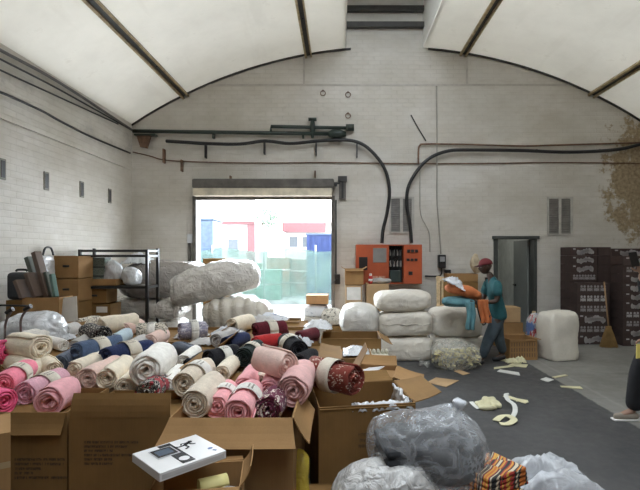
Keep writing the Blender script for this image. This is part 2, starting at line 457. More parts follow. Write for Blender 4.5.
# ------------------------------------------------------------------ cables and pipes on the walls
def cable(name, label, pts, r, mat, cat='cable', clips=None, group=None):
    o = thing(name, label, cat, pts[0], 0, group)
    p0 = Vector(pts[0])
    MB().tube([Vector(q) - p0 for q in spline(pts)], r, 8).build('run', mat, o)
    if clips:
        for a in clips: MB().box(a[0] - p0.x - .012, a[0] - p0.x + .012, a[1] - p0.y, YB - .002 - p0.y, a[2] - p0.z - a[3], a[2] - p0.z + .03).build('hanger', mat, o)
    return o
Yc = YB - .12
def bp(*l, Y=Yc): return [P(a, b, Y) for a, b in l]
def hang(*l): return [(*P(a, b, Yc), d) for a, b, d in l]
cable('power_cable', 'thick black cable sagging above the roller door down to the orange cabinet', bp((166, 141), (182, 142), (205, 143.5), (240, 144), (265, 141), (290, 143.5), (318, 141), (345, 140), (362, 144), (376, 156), (386, 172), (389.5, 192), (387, 213), (383, 230), (382, 243)), .034, M_black, clips=hang((205, 143.5, .28), (264, 141, .25), (316, 141, .28), (357, 142, .30)))
cable('power_cable', 'thick black cable curving from the right wall down to the orange cabinet', bp((646, 143), (620, 149), (590, 151.5), (560, 152), (520, 150.5), (470, 150), (448, 151), (430, 158), (417, 171), (408, 188), (407, 206), (410, 224), (411.5, 243)), .034, M_black, clips=hang((537, 150.5, .02), (600, 150.5, .02)))
M_rust = plain('rusty_brown_conduit', (.16, .09, .055), .7, var=.4, scale=14)
cable('thin_cable', 'thin reddish cable crossing the whole back wall below the black cables', bp((133, 152), (150, 156), (165, 160), (200, 162), (260, 163), (330, 162.5), (400, 163.5), (480, 163.5), (560, 162.5), (646, 163.5), Y=YB - .025), .012, M_rust, clips=hang((181, 161, .2), (230, 177, .1), (315, 172, .1), (163, 150, .25)))
cable('conduit', 'rust brown conduit along the upper right of the back wall', bp((418.5, 164), (418.5, 150), (420, 145.5), (426, 144), (470, 144.5), (520, 146), (560, 145), (646, 142.5), Y=YB - .055), .018, M_rust, 'pipe')
cable('conduit', 'pale vertical conduit from the wall joint down to the meter', bp((436.5, 86), (437, 150), (437, 200), (439, 225), (441, 254), Y=YB - .055), .014, plain('pale_conduit', (.34, .32, .28), .7), 'pipe')
cable('thin_cable', 'short slack cable hanging diagonally above the brown conduit', bp((411, 115), (417, 126), (426, 141), Y=YB - .02), .012, M_black)
cable('thin_cable', 'thin pale drop cable left of the meter', bp((420, 163), (420, 190), (421, 215), (429, 232), (430, 252), Y=YB - .055), .01, MATS['pale_conduit'])
# green pipe with valve branch
gp = thing('steam_pipe', 'dark green pipe with valve branch high above the roller door', 'pipe', P(133, 131, YB - .1))
o0 = gp.location; M_gp = plain('dark_green_pipe_paint', (.022, .035, .028), .45, var=.3)
def L(px, py, Y=YB - .1): return P(px, py, Y) - o0
MB().tube([L(133, 131), L(338, 134)], .038, 10).build('main_pipe', M_gp, gp)
MB().tube([L(271, 133), L(271, 126.5), L(350, 128)], .035, 10).build('branch_pipe', M_gp, gp)
MB().tube([L(328, 134), L(332, 134), L(340, 134), L(346, 134)], [.045, .09, .09, .05], 10).build('coupling', M_gp, gp)
MB().tube([L(346, 127.5), L(354, 127.5)], .07, 10).build('end_flange', M_gp, gp)
MB().tube([L(312.5, 138), L(312.5, 128), L(312.5, 121)], [.025, .06, .04], 10).tube([L(308.5, 119.3), L(316.5, 119.3)], .035, 10).build('valve', M_gp, gp)
MB().box(L(213, 132).x - .02, L(213, 132).x + .02, 0, .098, L(213, 138).z, L(213, 131).z).build('bracket', M_gp, gp)
MB().box(L(303, 132).x - .02, L(303, 132).x + .02, 0, .098, L(303, 137.5).z, L(303, 133).z).build('bracket', M_gp, gp)
cb = thing('wall_bracket', 'dark rusty corner bracket under the green pipe end', 'bracket', P(146, 134.2, YB - .1))
MB().quadprism([(-.2, 0, .0), (.1, 0, .0), (.02, 0, -.28), (-.12, 0, -.25)], .05).build('plate', M_rust, cb)
MB().box(-.22, .2, -.05, .09, -.03, .0).build('flange', M_gp, cb)
# old hinge bracket beside the roller door
hb = thing('door_bracket', 'narrow dark steel bracket on the wall right of the shutter housing', 'bracket', P(342.5, 200, YB))
MB().box(-.07, .07, -.05, 0, .0, .44).build('plate', M_shut, hb); MB().box(-.09, .09, -.09, -.02, .36, .47).build('top_lug', M_steel_d, hb)
MB().box(-.02, .02, -.08, -.05, .03, .36).build('slot', M_black, hb)

# cables along the left wall
def lw(px, py):
    Y = -(XL + .05) * FPX / (CX - px); return P(px, py, Y)
def lc(l): return [lw(a, b) for a, b in l]
cable('thin_cable', 'topmost thin cable along the left wall under the vault', lc([(-60, 16), (0, 50), (60, 83), (132, 130)]), .022, plain('grey_cable', (.13, .125, .12), .6))
cable('thin_cable', 'second thin dark cable along the left wall', lc([(-60, 27), (0, 59), (60, 90), (128, 128)]), .014, M_black)
cable('thin_cable', 'third thin dark cable along the left wall', lc([(-60, 41), (0, 70), (50, 93), (118, 124)]), .013, M_black)
cable('thin_cable', 'lowest sagging black cable on the left wall running into the corner', lc([(-60, 68), (0, 92), (40, 110), (60, 121), (85, 134), (108, 144), (130, 153)]), .018, M_black)

# ------------------------------------------------------------------ electrical gear
Yk = YB - .02
oc = thing('electrical_cabinet', 'orange steel electrical cabinet with an open middle bay on the back wall', 'cabinet', P(388.5, 284, YB))
M_or = plain('orange_enamel', (.44, .088, .030), .45, var=.15, scale=3)
M_or2 = plain('dark_orange_enamel', (.38, .07, .02), .5, var=.1)
def K(px, py, dY=-.3):
    p = P(px, py, YB + dY); return p.x - oc.location.x, p.z - oc.location.z
x0, zt = K(356, 244.5); x1, z0 = K(389, 284); x2, _ = K(403.5, 284); x3, _ = K(422, 284)
MB().box(x0, x3, -.02, 0, z0, zt).box(x0, x0 + .02, -.3, 0, z0, zt).box(x3 - .02, x3, -.3, 0, z0, zt).box(x0, x3, -.3, 0, zt - .02, zt).box(x0, x3, -.3, 0, z0, z0 + .02).box(x1 - .02, x1, -.3, 0, z0, zt).box(x2, x2 + .02, -.3, 0, z0, zt).build('carcass', M_or2, oc)
lf = MB().bbox(x0 + .003, x1 - .003, -.325, -.3, z0 + .003, zt - .003, .006).build('left_door', M_or, oc)
px0, pz1 = K(359, 257, -.33); px1, pz0 = K(367.5, 270, -.33)
MB().bbox(px0, px1, -.34, -.325, pz0, pz1, .004).build('black_panel', M_black, lf)
px0, pz1 = K(373, 248, -.33); px1, pz0 = K(386.5, 262.5, -.33)
MB().bbox(px0, px1, -.335, -.325, pz0, pz1, .004).build('grey_panel', plain('grey_plate', (.22, .21, .20), .5), lf)
px0, pz1 = K(373, 276, -.33); px1, pz0 = K(386, 280, -.33)
mk = MB(); r5 = random.Random(5)
for k in range(9): mk.box(px0 + (px1 - px0) * k / 9, px0 + (px1 - px0) * (k + r5.uniform(.4, .8)) / 9, -.328, -.325, pz0 + r5.uniform(0, .02), pz1)
mk.build('stencil_marks', plain('faded_marks', (.62, .40, .30), .7), lf)
rd = MB().bbox(x2 + .003, x3 - .003, -.325, -.3, z0 + .003, zt - .003, .006).build('right_door', M_or, oc)
for pa, pb, ya, yb in ((407, 419, 249.5, 252.5), (406.5, 418.5, 258.5, 261), (408.5, 412.5, 271.5, 275)):
    a, b = K(pa, ya, -.33); c, d = K(pb, yb, -.33)
    h = MB()
    if pb - pa > 8:
        n = 3
        for k in range(n): h.bbox(a + (c - a) * k / n, a + (c - a) * (k + .75) / n, -.35, -.325, d, b, .006)
    else: h.bbox(a, c, -.35, -.325, d, b, .006)
    h.build('switch', M_black, rd)
inn = MB().box(x1, x2, -.06, -.02, z0 + .02, zt - .02).build('back_plate', plain('dark_panel_back', (.03, .035, .034), .6), oc)
w = x2 - x1
g = MB(); 
for k in range(4):
    for j in range(2): g.bbox(x1 + .03 + w * .24 * k, x1 + .02 + w * .24 * k + w * .16, -.16, -.06, zt - .22 - .22 * j, zt - .10 - .22 * j, .008)
g.build('fuse_carrier', plain('pale_bakelite', (.30, .29, .27), .4), oc)
g = MB()
for k in range(5):
    xx = x1 + w * (.15 + .17 * k)
    g.tube(spline([(xx, -.12, zt - .03), (xx + .02, -.2, zt - .2), (xx - .03, -.16, zt - .35), (x1 + w * .5 + (k - 2) * .02, -.14, z0 + .28)]), .009, 6)
g.build('wiring', M_black, oc)
MB().bbox(x1 + w * .08, x1 + w * .85, -.2, -.06, z0 + .03, z0 + .26, .01).build('contactor', plain('dark_green_contactor', (.03, .05, .045), .5), oc)

em = thing('electric_meter', 'black electric meter box on the wall right of the orange cabinet', 'meter', P(441, 268, YB))
MB().bbox(-.075, .075, -.13, 0, 0, .27, .015).build('case', M_blackmetal, em)
MB().bbox(-.05, .05, -.136, -.125, .13, .23, .008).build('dial', plain('meter_dial', (.30, .31, .32), .3), em)
MB().tube(spline([(0, -.04, 0), (0, -.05, -.1), (-.06, -.05, -.16), (-.33, -.05, -.16)]), .015, 8).build('lead', M_black, em)
sb = thing('junction_box', 'small black junction box on the wall below the meter', 'box', P(447, 275, YB))
MB().bbox(-.06, .06, -.1, 0, -.02, .11, .01).build('case', M_blackmetal, sb); MB().box(-.02, .02, -.11, -.1, .02, .05).build('knob', plain('grey_knob', (.2, .2, .2), .4), sb)
sw = thing('switch_box', 'black isolator switch box beside the right edge of the roller door', 'switch', P(336, 284, YB))
MB().bbox(-.075, .085, -.1, 0, 0, .2, .012).build('case', M_blackmetal, sw)
MB().tube([(-.1, -.11, .0), (-.02, -.13, .07), (.03, -.13, .12)], .016, 8).build('lever', M_blackmetal, sw)
MB().tube([(0, -.03, .2), (0, -.03, wz(200, YB) - sw.location.z)], .012, 8).build('conduit', M_black, sw)
cj = thing('junction_box', 'small pale junction box and stub pipes left of the roller door', 'box', P(193, 252, YB))
MB().bbox(-.09, .07, -.1, 0, .18, .36, .01).build('case', plain('pale_box', (.62, .64, .66), .5), cj)
MB().tube([(-.06, -.05, -.32), (-.06, -.05, .2)], .03, 8).tube([(.03, -.05, -.32), (.03, -.05, .2)], .03, 8).build('stub_pipe', M_shut, cj)
# small marks on the wall
for i, (px, py) in enumerate(((323, 93.5), (348, 95), (348, 116))):
    t_ = thing('wall_ring', ['small rusty ring on the back wall left of its twin', 'small rusty ring on the back wall beside the vault slot axis', 'lower small rusty ring on the back wall above the black cable'][i], 'ring', P(px, py, YB), 0, 'rusty rings on the back wall')
    a = [( .05 * math.cos(k * math.pi / 8), -.02, .05 * math.sin(k * math.pi / 8)) for k in range(17)]
    MB().tube(a, .008, 6).box(-.01, .01, -.03, 0, .04, .07).build('ring', M_rust, t_)

# ------------------------------------------------------------------ outside
M_yard = plain('pale_concrete_yard', (.46, .45, .44), .8, var=.15, scale=.8)
struct(MB().box(-16, 10, YB + .25, 60, -.1, -.002).build('ground', M_yard))
M_net = None
def netmat():
    t = NT('green_shade_net'); v = t.coords('Object')
    n = t.noise(v, 1.6, 4); n2 = t.noise(t.coords('Object', (6, 1, 2)), 1.0, 3)
    t.base(t.ramp(n2, [(.3, (.062, .11, .095)), (.7, (.10, .15, .13))])); t.b.inputs['Roughness'].default_value = .8
    t.link(t.ramp(n, [(.3, .38), (.7, .68)]), t.b.inputs['Alpha']); return t.m
fn = thing('net_fence', 'green shade net fence hung between posts across the yard', 'fence', (0, 15.4, 0))
ftop = wz(248, 15.4)
def netf(u, v):
    x = -6.0 + 7.0 * u
    sagz = .12 * math.sin(u * math.pi * 3.2) ** 2
    return (x, .06 * math.sin(u * 31) + .03 * math.sin(v * 9 + u * 17), .0 + v * (ftop - sagz))
MB().grid(netf, 60, 8, True, .006).build('net', netmat(), fn)
M_post = plain('grey_post', (.22, .23, .23), .6)
for k in range(5):
    xx = -5.9 + 1.7 * k
    MB().tube([(xx, .08, 0), (xx, .08, ftop + .1)], .03, 8).build('post', M_post, fn)
M_blue = plain('blue_container_paint', (.06, .09, .155), .5, var=.2)  # blue paled to carry the glare of the yard
bc = thing('portable_cabin', 'tall blue cabin standing behind the green net at the left of the doorway', 'cabin', P(206, 305, 17.5)); bc.location.z = 0
MB().bbox(-.5, .25, 0, 1.4, 0, wz(220, 17.5), .04).build('walls', M_blue, bc); MB().bbox(-.54, .29, -.05, 1.45, wz(220, 17.5), wz(220, 17.5) + .08, .03).build('roof', plain('light_blue_roof', (.09, .13, .18), .5), bc)
MB().bbox(-.3, .15, -.02, .0, .1, 1.9, .01).build('door', plain('mid_blue_door', (.05, .085, .15), .5), bc)
b2 = thing('container', 'royal blue container behind the net at the right of the doorway', 'container', (wx(322, 17), 17, 0))
zc = wz(235, 17)
mb = MB().box(-.55, 2.2, 0, 2.2, 0, zc)
for k in range(14): mb.box(-.55 + k * .2, -.45 + k * .2, -.03, 0, .05, zc - .06)
mb.build('walls', plain('royal_blue', (.012, .03, .125), .5, var=.15), b2); MB().box(-.58, 2.23, -.05, 2.25, zc, zc + .06).build('top_rail', M_blue, b2)
M_red = plain('red_fascia', (.17, .07, .075), .6, var=.1); M_hw = plain('pale_house_wall', (.50, .48, .45), .8, var=.08, scale=.5)  # veiling glare is mixed into the red
h1 = thing('house', 'white house with red gutter and red downpipe across the yard', 'house', (wx(238, 24), 24, 0))
ws = wx(252, 24) - wx(222, 24)
MB().box(-3.2, ws / 2, 0, 5, 0, wz(222, 24)).build('walls', M_hw, h1)
MB().box(-ws / 2, ws / 2 + .1, -.25, 0, wz(224.5, 24), wz(221, 24)).build('gutter', M_red, h1)
MB().box(ws / 2 - .25, ws / 2 + .12, -.2, 0, 0, wz(224, 24)).build('downpipe', M_red, h1)
MB().quadprism([(-3.4, -.3, wz(222, 24)), (ws / 2 + .2, -.3, wz(222, 24)), (ws / 2 - .4, 3, wz(200, 27)), (-3.4, 3, wz(200, 27))], .1).build('roof', plain('pale_roof', (.46, .40, .38), .7), h1)
for a in (-1.6, -.5): MB().box(a, a + .5, -.03, 0, 1.5, 2.4).build('window', plain('grey_pane', (.08, .095, .11), .2), h1)
h2 = thing('house', 'white house with broad red roof edge seen at upper right of the doorway', 'house', (wx(305, 27), 27, 0))
w2 = wx(326, 27) - wx(285, 27)
MB().box(-w2 / 2, w2 / 2 + 3, 0, 6, 0, wz(223, 27)).build('walls', M_hw, h2)
MB().box(-w2 / 2 - .1, w2 / 2, -.5, 0, wz(232.5, 27), wz(223.5, 27)).build('fascia', M_red, h2)
MB().quadprism([(-w2 / 2 - .2, -.5, wz(223.5, 27)), (w2 / 2 + 3, -.5, wz(223.5, 27)), (w2 / 2 + 3, 3.5, wz(203, 30)), (-w2 / 2 + .6, 3.5, wz(203, 30))], .1).build('roof', MATS['pale_roof'], h2)
for k in range(5): MB().box(-w2 / 2 + .2 + k * .45, -w2 / 2 + .45 + k * .45, 1.2, 1.5, wz(219, 28), wz(213, 28)).build('dormer', plain('pale_red', (.24, .13, .125), .7), h2)
for k in range(3): MB().box(-w2 / 2 + .3 + k * .75, -w2 / 2 + .75 + k * .75, -.02, 0, wz(247, 27), wz(237, 27)).build('window', MATS['grey_pane'], h2)
for i, (px, w_, Y, za, col) in enumerate(((278, .9, 18.5, 256, (.24, .10, .04)), (299, .7, 19, 258, (.22, .09, .06)), (252, .8, 19.5, 262, (.10, .16, .10)), (268, .9, 17, 268, (.06, .17, .11)))):
    b = thing('crate', ['orange crate stack seen through the green net', 'reddish crate stack right of the orange one behind the net', 'olive crate stack left of the orange one behind the net', 'low green crate behind the net'][i], 'crate', (wx(px, Y), Y, 0), 0, 'crates behind the net')
    zt = wz(za, Y); mm = plain('crate_%d' % i, col, .6)
    n = max(1, int(zt / .4))
    for k in range(n): MB().bbox(-w_ / 2, w_ / 2, 0, .6, zt * k / n, zt * (k + .9) / n, .02).build('crate_tier', mm, b)
for i, (px, py, Y, s) in enumerate(((212, 222, 33, 2.2), (262, 214, 36, 2.6), (322, 212, 35, 2.0))):
    t_ = thing('tree', ['pale tree crown beyond the blue cabin', 'pale tree crown between the two houses', 'pale tree crown above the blue container'][i], 'tree', (wx(px, Y), Y, 0), 0, 'trees beyond the yard')
    zc = wz(py, Y) - .5; cr = MB(); rr = random.Random(i)
    MB().tube([(0, 0, 0), (.1, 0, zc * .6), (0, .1, zc)], [.16, .12, .06], 8).build('trunk', plain('bark', (.10, .08, .06), .9), t_)
    for k in range(420):
        d = Vector((rr.gauss(0, 1), rr.gauss(0, 1), rr.gauss(0, .7))).normalized() * s * .55 * rr.uniform(.5, 1)
        q = Vector((0, 0, zc)) + d; a = Vector((rr.gauss(0, 1), rr.gauss(0, 1), rr.gauss(0, 1))).normalized() * .16; b_ = a.orthogonal().normalized() * .1
        cr.add([q - a, q + b_, q + a, q - b_], [(0, 1, 2, 3)])
    cr.build('crown', plain('pale_leaf', (.14, .18, .14), .7), t_)

# ------------------------------------------------------------------ light, world, camera
sc = bpy.context.scene
w = bpy.data.worlds.new('World'); sc.world = w; w.use_nodes = True
bg = w.node_tree.nodes['Background']; bg.inputs[0].default_value = (.84, .92, 1.0, 1); bg.inputs[1].default_value = 9.0
# the sky is brightest low over the yard
_nt = w.node_tree; _tc = _nt.nodes.new('ShaderNodeTexCoord'); _sp = _nt.nodes.new('ShaderNodeSeparateXYZ'); _nt.links.new(_tc.outputs['Generated'], _sp.inputs[0])
_mr = _nt.nodes.new('ShaderNodeMapRange'); _mr.interpolation_type = 'SMOOTHSTEP'; _mr.inputs[1].default_value = .1; _mr.inputs[2].default_value = .9; _mr.inputs[3].default_value = 8.5; _mr.inputs[4].default_value = 26.0
_nt.links.new(_sp.outputs['Y'], _mr.inputs[0]); _nt.links.new(_mr.outputs[0], bg.inputs[1])
def portal(name, loc, rot, sx, sy):
    l = bpy.data.lights.new(name, 'AREA'); l.shape = 'RECTANGLE'; l.size = sx; l.size_y = sy; l.cycles.is_portal = True
    o = bpy.data.objects.new(name, l); C.objects.link(o); o.location = loc; o.rotation_euler = rot
portal('door_daylight', ((DX0 + DX1) / 2, YB + .26, DZ / 2), (R(-90), 0, 0), DX1 - DX0, DZ)
portal('slot_daylight', ((SL0 + SL1) / 2, 1.45, 7.02), (0, 0, 0), SL1 - SL0, 10.0)
#portal('rear_daylight', ((OX0 + OX1) / 2, YR - .26, OZ / 2), (R(90), 0, 0), OX1 - OX0, OZ)
cam = bpy.data.cameras.new('camera'); co = bpy.data.objects.new('camera', cam); C.objects.link(co)
co.location = (0, 0, H); co.rotation_euler = (R(90), 0, 0)
cam.sensor_width = 36; cam.lens = 36 * FPX / 640; cam.shift_x = (320 - CX) / 640; cam.shift_y = (CY - 245) / 640
cam.clip_start = .05; cam.clip_end = 200
sc.camera = co
sc.view_settings.view_transform = 'Standard'; sc.view_settings.look = 'None'; sc.view_settings.gamma = 1
sc.view_settings.use_curve_mapping = False; sc.view_settings.exposure = 0.12
sc.cycles.use_denoising = True
sc.cycles.max_bounces = 10; sc.cycles.diffuse_bounces = 7; sc.cycles.transparent_max_bounces = 16
sc.cycles.sample_clamp_indirect = 8
# ------------------------------------------------------------------ makers: cartons, sacks, rolls
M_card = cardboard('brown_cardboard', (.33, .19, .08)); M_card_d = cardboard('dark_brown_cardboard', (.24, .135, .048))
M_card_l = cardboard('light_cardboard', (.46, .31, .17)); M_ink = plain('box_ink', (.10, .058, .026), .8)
M_tape = plain('tan_tape', (.42, .30, .16), .3); M_cardw = cardboard('whitish_board', (.55, .51, .45))
WT = .007
def carton(name, label, x0, x1, y0, y1, z0, z1, mat=None, yaw=0.0, lid=None, flaps=None, text=None, tape=False, cat='carton', group=None, hole=False, sticker=None, pivot=None, inner=None):
    """lid: height of the closed top / packed level inside; flaps: {'front': (angle from upright outwards, length[, inset])}"""
    mat = mat or M_card
    cx, cy = (x0 + x1) / 2, (y0 + y1) / 2
    loc = Vector((cx, cy, z0))
    root = thing(name, label, cat, loc, yaw, group)
    w, d, h = (x1 - x0) / 2, (y1 - y0) / 2, z1 - z0
    b = MB()
    b.box(-w, w, -d, -d + WT, 0, h).box(-w, w, d - WT, d, 0, h).box(-w, -w + WT, -d + WT, d - WT, 0, h).box(w - WT, w, -d + WT, d - WT, 0, h).box(-w, w, -d, d, 0, WT)
    if lid is not None: b.box(-w + WT, w - WT, -d + WT, d - WT, lid - z0 - WT, lid - z0)
    b.build('body', mat, root)
    for side, spec in (flaps or {}).items():
        a, ln = R(spec[0]), spec[1]; ins = spec[2] if len(spec) > 2 else .006
        hw = (w if side in ('front', 'back') else d) - .004
        out = Vector((0, math.sin(a) * ln, math.cos(a) * ln))
        nrm = Vector((0, math.cos(a), -math.sin(a))) * .006
        pv = [Vector((-hw, 0, 0)), Vector((hw, 0, 0)), Vector((hw - ins, 0, 0)) + out, Vector((-hw + ins, 0, 0)) + out]
        # slightly bowed flap
        def fn(u, v, out=out, hw=hw, ins=ins, nrm=nrm, ln=ln):
            return Vector((-hw + ins * v + (2 * hw - 2 * ins * v) * u, 0, 0)) + out * v + nrm * (math.sin(u * 3.1) * .6 + math.sin(v * 3.1) * 1.2)
        m = MB().grid(fn, 8, 4, False, .005)
        if side == 'front': M = Matrix.Translation((0, -d, h)) @ Matrix.Rotation(math.pi, 4, 'Z')
        elif side == 'back': M = Matrix.Translation((0, d, h))
        elif side == 'left': M = Matrix.Translation((-w, 0, h)) @ Matrix.Rotation(math.pi / 2, 4, 'Z')
        else: M = Matrix.Translation((w, 0, h)) @ Matrix.Rotation(-math.pi / 2, 4, 'Z')
        m.v = [M @ p for p in m.v]
        m.build('flap', mat, root)
    if tape:
        MB().box(-w * .999, w * .999, -.03, .03, h, h + .0015).box(-w - .0015, -w, -.03, .03, h - .08, h).build('packing_tape', M_tape, root)
    if text:      # rows of printed marks on the face towards the room: (left, top, width, line height, lines, seed)
        tx, tz, tw, lh, nl, sd = text; r = random.Random(sd); m = MB()
        for k in range(nl):
            x = tx; end = tx + tw * r.choice((1, .95, .75, .5, .35))
            while x < end:
                cw = lh * r.uniform(.3, .5)
                zz = tz - k * lh * 1.75
                if r.random() > .12:
                    m.box(x, x + cw * .3, -d - .0015, -d, zz - lh, zz); m.box(x + cw * .3, x + cw * .8, -d - .0015, -d, zz - lh * r.choice((.25, .6, 1)), zz - lh * r.choice((0, .05, .4)) + .0005)
                x += cw
        m.build('printed_text', M_ink, root)
    if hole:
        MB().tube([(-.045, -d - .001, h * .55), (.045, -d - .001, h * .55)], .016, 8).build('hand_hole', M_black, root)
    if sticker:
        a, b_, c, e = sticker
        MB().box(a, b_, -d - .002, -d, c, e).build('sticker', M_white, root)
    return root

def blob(w, d, h, p=3.2, seed=0, wr=.03, wf=5.0, lump=.05, lf=1.6, flat=.86, cuts=22, pinch=None, ridge=1.0, fine=0.0):
    """a stuffed sack: super-ellipsoid with soft lumps and creases, base at z = 0"""
    bm = bmesh.new(); bmesh.ops.create_cube(bm, size=2)
    bmesh.ops.subdivide_edges(bm, edges=bm.edges[:], cuts=cuts, use_grid_fill=True)
    off = Vector((seed * 3.7, seed * 1.3, seed * 2.1)); m = min(w, d, h)
    for v in bm.verts:
        n = v.co.normalized()
        k = (abs(n.x) ** p + abs(n.y) ** p + abs(n.z) ** p) ** (-1 / p)
        q = Vector((n.x * k * w / 2, n.y * k * d / 2, n.z * k * h / 2))
        nn = Vector((q.x / (w * w), q.y / (d * d), q.z / (h * h))).normalized()
        a = noise.noise(q * lf / m * .5 + off) * lump * m * 2
        s_ = q * wf / m * .5 + off + Vector((noise.noise(q * 3 / m + off), noise.noise(q * 3 / m - off), 0)) * .5
        c = (1 - abs(noise.noise(s_)) * 2.2) * .6 + (1 - abs(noise.noise(s_ * 2.3)) * 2.2) * .3
        if fine: c += ((1 - abs(noise.noise(Vector((s_.x * 2.2, s_.y * 5, s_.z * 5)))) * 3) * .30 + (1 - abs(noise.noise(Vector((s_.x * 7, s_.y * 3.6, s_.z * 6)) + off)) * 3) * .22) * fine
        q += nn * (a + c * wr * m * ridge)
        if pinch:      # gathered ends
            t = abs(q.x) / (w / 2)
            f = 1 - pinch * max(0, t - .55) ** 2 * 4
            q.y *= f; q.z *= f
        zb = -h / 2 * flat
        if q.z < zb: q.z = zb + (q.z - zb) * .12
        v.co = q
    mz = min(v.co.z for v in bm.verts)
    for v in bm.verts: v.co.z -= mz
    bm.verts.index_update()
    o = MB().add([v.co.copy() for v in bm.verts], [[v.index for v in f.verts] for f in bm.faces], True)
    bm.free(); return o

def rotmb(m, M): m.v = [M @ p for p in m.v]; return m

def crumple(w, d, h, seed, n=26, amp=1.0):
    """a crumpled loose sheet of film lying in a heap: a folded height field with a thickness"""
    off = Vector((seed * 5.1, seed * 2.3, 0))
    def fn(u, v):
        x, y = u - .5, v - .5
        e = max(0, 1 - (2 * abs(x)) ** 2.5) * max(0, 1 - (2 * abs(y)) ** 2.5)
        q = Vector((x * 5, y * 5, 0)) + off
        z = h * e * (.45 + .55 * (1 - abs(noise.noise(q * .8)) * 2)) + h * .35 * abs(noise.noise(q * 2.2)) * amp
        return (x * w * (1 + .2 * noise.noise(q * .5)), y * d * (1 + .2 * noise.noise(q * .6 + Vector((9, 0, 0)))), max(.004, z + .01))
    return MB().grid(fn, n, n, True, .003)

def roll_mb(r, L, turns=3.0, seed=0, flat=.95):
    """a rolled-up plush blanket: a spiral of thick cloth, axis along +Y from the visible end, centred on the axis"""
    rr = random.Random(seed); N = int(turns * 18); tm = 2 * math.pi * turns
    rin = r * .05; t = (r - rin) / turns * .84
    ph = rr.uniform(0, 6.28); st = [0, .012, .05, .2, .4, .6, .8, .95, .988, 1]; th = [.2, .62, .95, 1.08, 1.08, 1.08, 1.08, .95, .62, .2]
    vs = []; off = Vector((seed * 1.7, 0, seed * .9))
    for s_, k in zip(st, th):
        ring = []
        for side in (-1, 1):
            for i in (range(N + 1) if side < 0 else range(N, -1, -1)):
                a = tm * i / N; rho = rin + t / 2 + (r - t - rin) * i / N
                wob = 1 + .10 * noise.noise(Vector((math.cos(a + ph) * 1.2, math.sin(a + ph) * 1.2, s_ * L * 5)) + off) + .03 * noise.noise(Vector((math.cos(a + ph) * 4, math.sin(a + ph) * 4, s_ * L * 14)) + off)
                e = (t / 2) * k * side * (1 if i < N - 2 else .6)
                q = (rho + e) * wob * (1 + .035 * math.sin(s_ * 9 + seed))
                yy = s_ * L + (1 if s_ > .5 else -1) * (.035 * r / .1) * noise.noise(Vector((a * .8, seed * 3.3, s_ > .5))) * (1 if s_ < .06 or s_ > .94 else 0)
                z = math.sin(a + ph) * q
                if z < -r * flat: z = -r * flat + (z + r * flat) * .2
                ring.append((math.cos(a + ph) * q, yy, z))
        vs += ring
    K = 2 * (N + 1); fs = []
    for j in range(len(st) - 1):
        for i in range(K): fs.append((j * K + i, j * K + (i + 1) % K, (j + 1) * K + (i + 1) % K, (j + 1) * K + i))
    for j in (0, len(st) - 1):
        for i in range(N): fs.append((j * K + i, j * K + i + 1, j * K + K - 2 - i, j * K + K - 1 - i))
    return MB().add(vs, fs, True)

def band_mb(r, y0, y1, seed=0):
    off = Vector((seed, 0, 0)); N = 36
    def fn(u, v):
        a = 2 * math.pi * u; q = r * (1 + .012 * noise.noise(Vector((math.cos(a) * 2, math.sin(a) * 2, v)) + off))
        return (math.cos(a) * q, y0 + (y1 - y0) * v, max(math.sin(a) * q, -r * .96))
    return MB().grid(fn, N, 3, True, .0025)

def place_axis(p, q):
    """matrix that puts +Y along p->q with Z up"""
    y = (q - p).normalized(); x = y.cross(Vector((0, 0, 1))).normalized(); z = x.cross(y)
    return Matrix((( x.x, y.x, z.x, p.x), (x.y, y.y, z.y, p.y), (x.z, y.z, z.z, p.z), (0, 0, 0, 1)))

def ribbon(pts, width, thick=.004, updir=(0, 0, 1)):
    """a strip of material along a path"""
    p = spline(pts, 5); m = MB(); n = len(p)
    up = Vector(updir)
    vs = []
    for i in range(n):
        t = (p[min(i + 1, n - 1)] - p[max(i - 1, 0)]).normalized(); s_ = t.cross(up)
        s_ = s_.normalized() if s_.length > 1e-4 else Vector((1, 0, 0))
        nn = s_.cross(t)
        for a, b in ((-1, 0), (1, 0), (1, 1), (-1, 1)): vs.append(p[i] + s_ * a * width / 2 + nn * b * thick)
    fs = []
    for i in range(n - 1):
        for k in range(4): fs.append((i * 4 + k, i * 4 + (k + 1) % 4, i * 4 + 4 + (k + 1) % 4, i * 4 + 4 + k))
    fs += [(0, 3, 2, 1), ((n - 1) * 4, (n - 1) * 4 + 1, (n - 1) * 4 + 2, (n - 1) * 4 + 3)]
    return m.add(vs, fs, False)
# ------------------------------------------------------------------ open cartons that carry the blanket rolls
LID = .76
def fcarton(label, pxa, pxb, Y, depth, ztop, lid=LID, **kw):
    return carton('carton', label, wx(pxa, Y), wx(pxb, Y), Y, Y + depth, kw.pop('z0', 0), ztop, lid=lid, **kw)
fcarton('front carton at lower left, front flap folded down, holding pink rolls', -30, 67, 2.52, .46, .845, mat=M_card_d, flaps={'front': (158, .115), 'left': (70, .2)}, text=(-.02, .60, .28, .014, 5, 3), lid=.775)
fcarton('front carton with its flap standing up and printed text, below white rolls', 69, 171, 2.50, .50, .825, mat=M_card_d, flaps={'front': (-12, .125)}, text=(-.19, .70, .30, .013, 6, 8), lid=.77)
fcarton('front carton with front flap hanging outwards, holding pale pink rolls', 169, 293, 2.40, .55, .857, mat=M_card, flaps={'front': (128, .17, -.03), 'right': (150, .16)}, lid=.74)
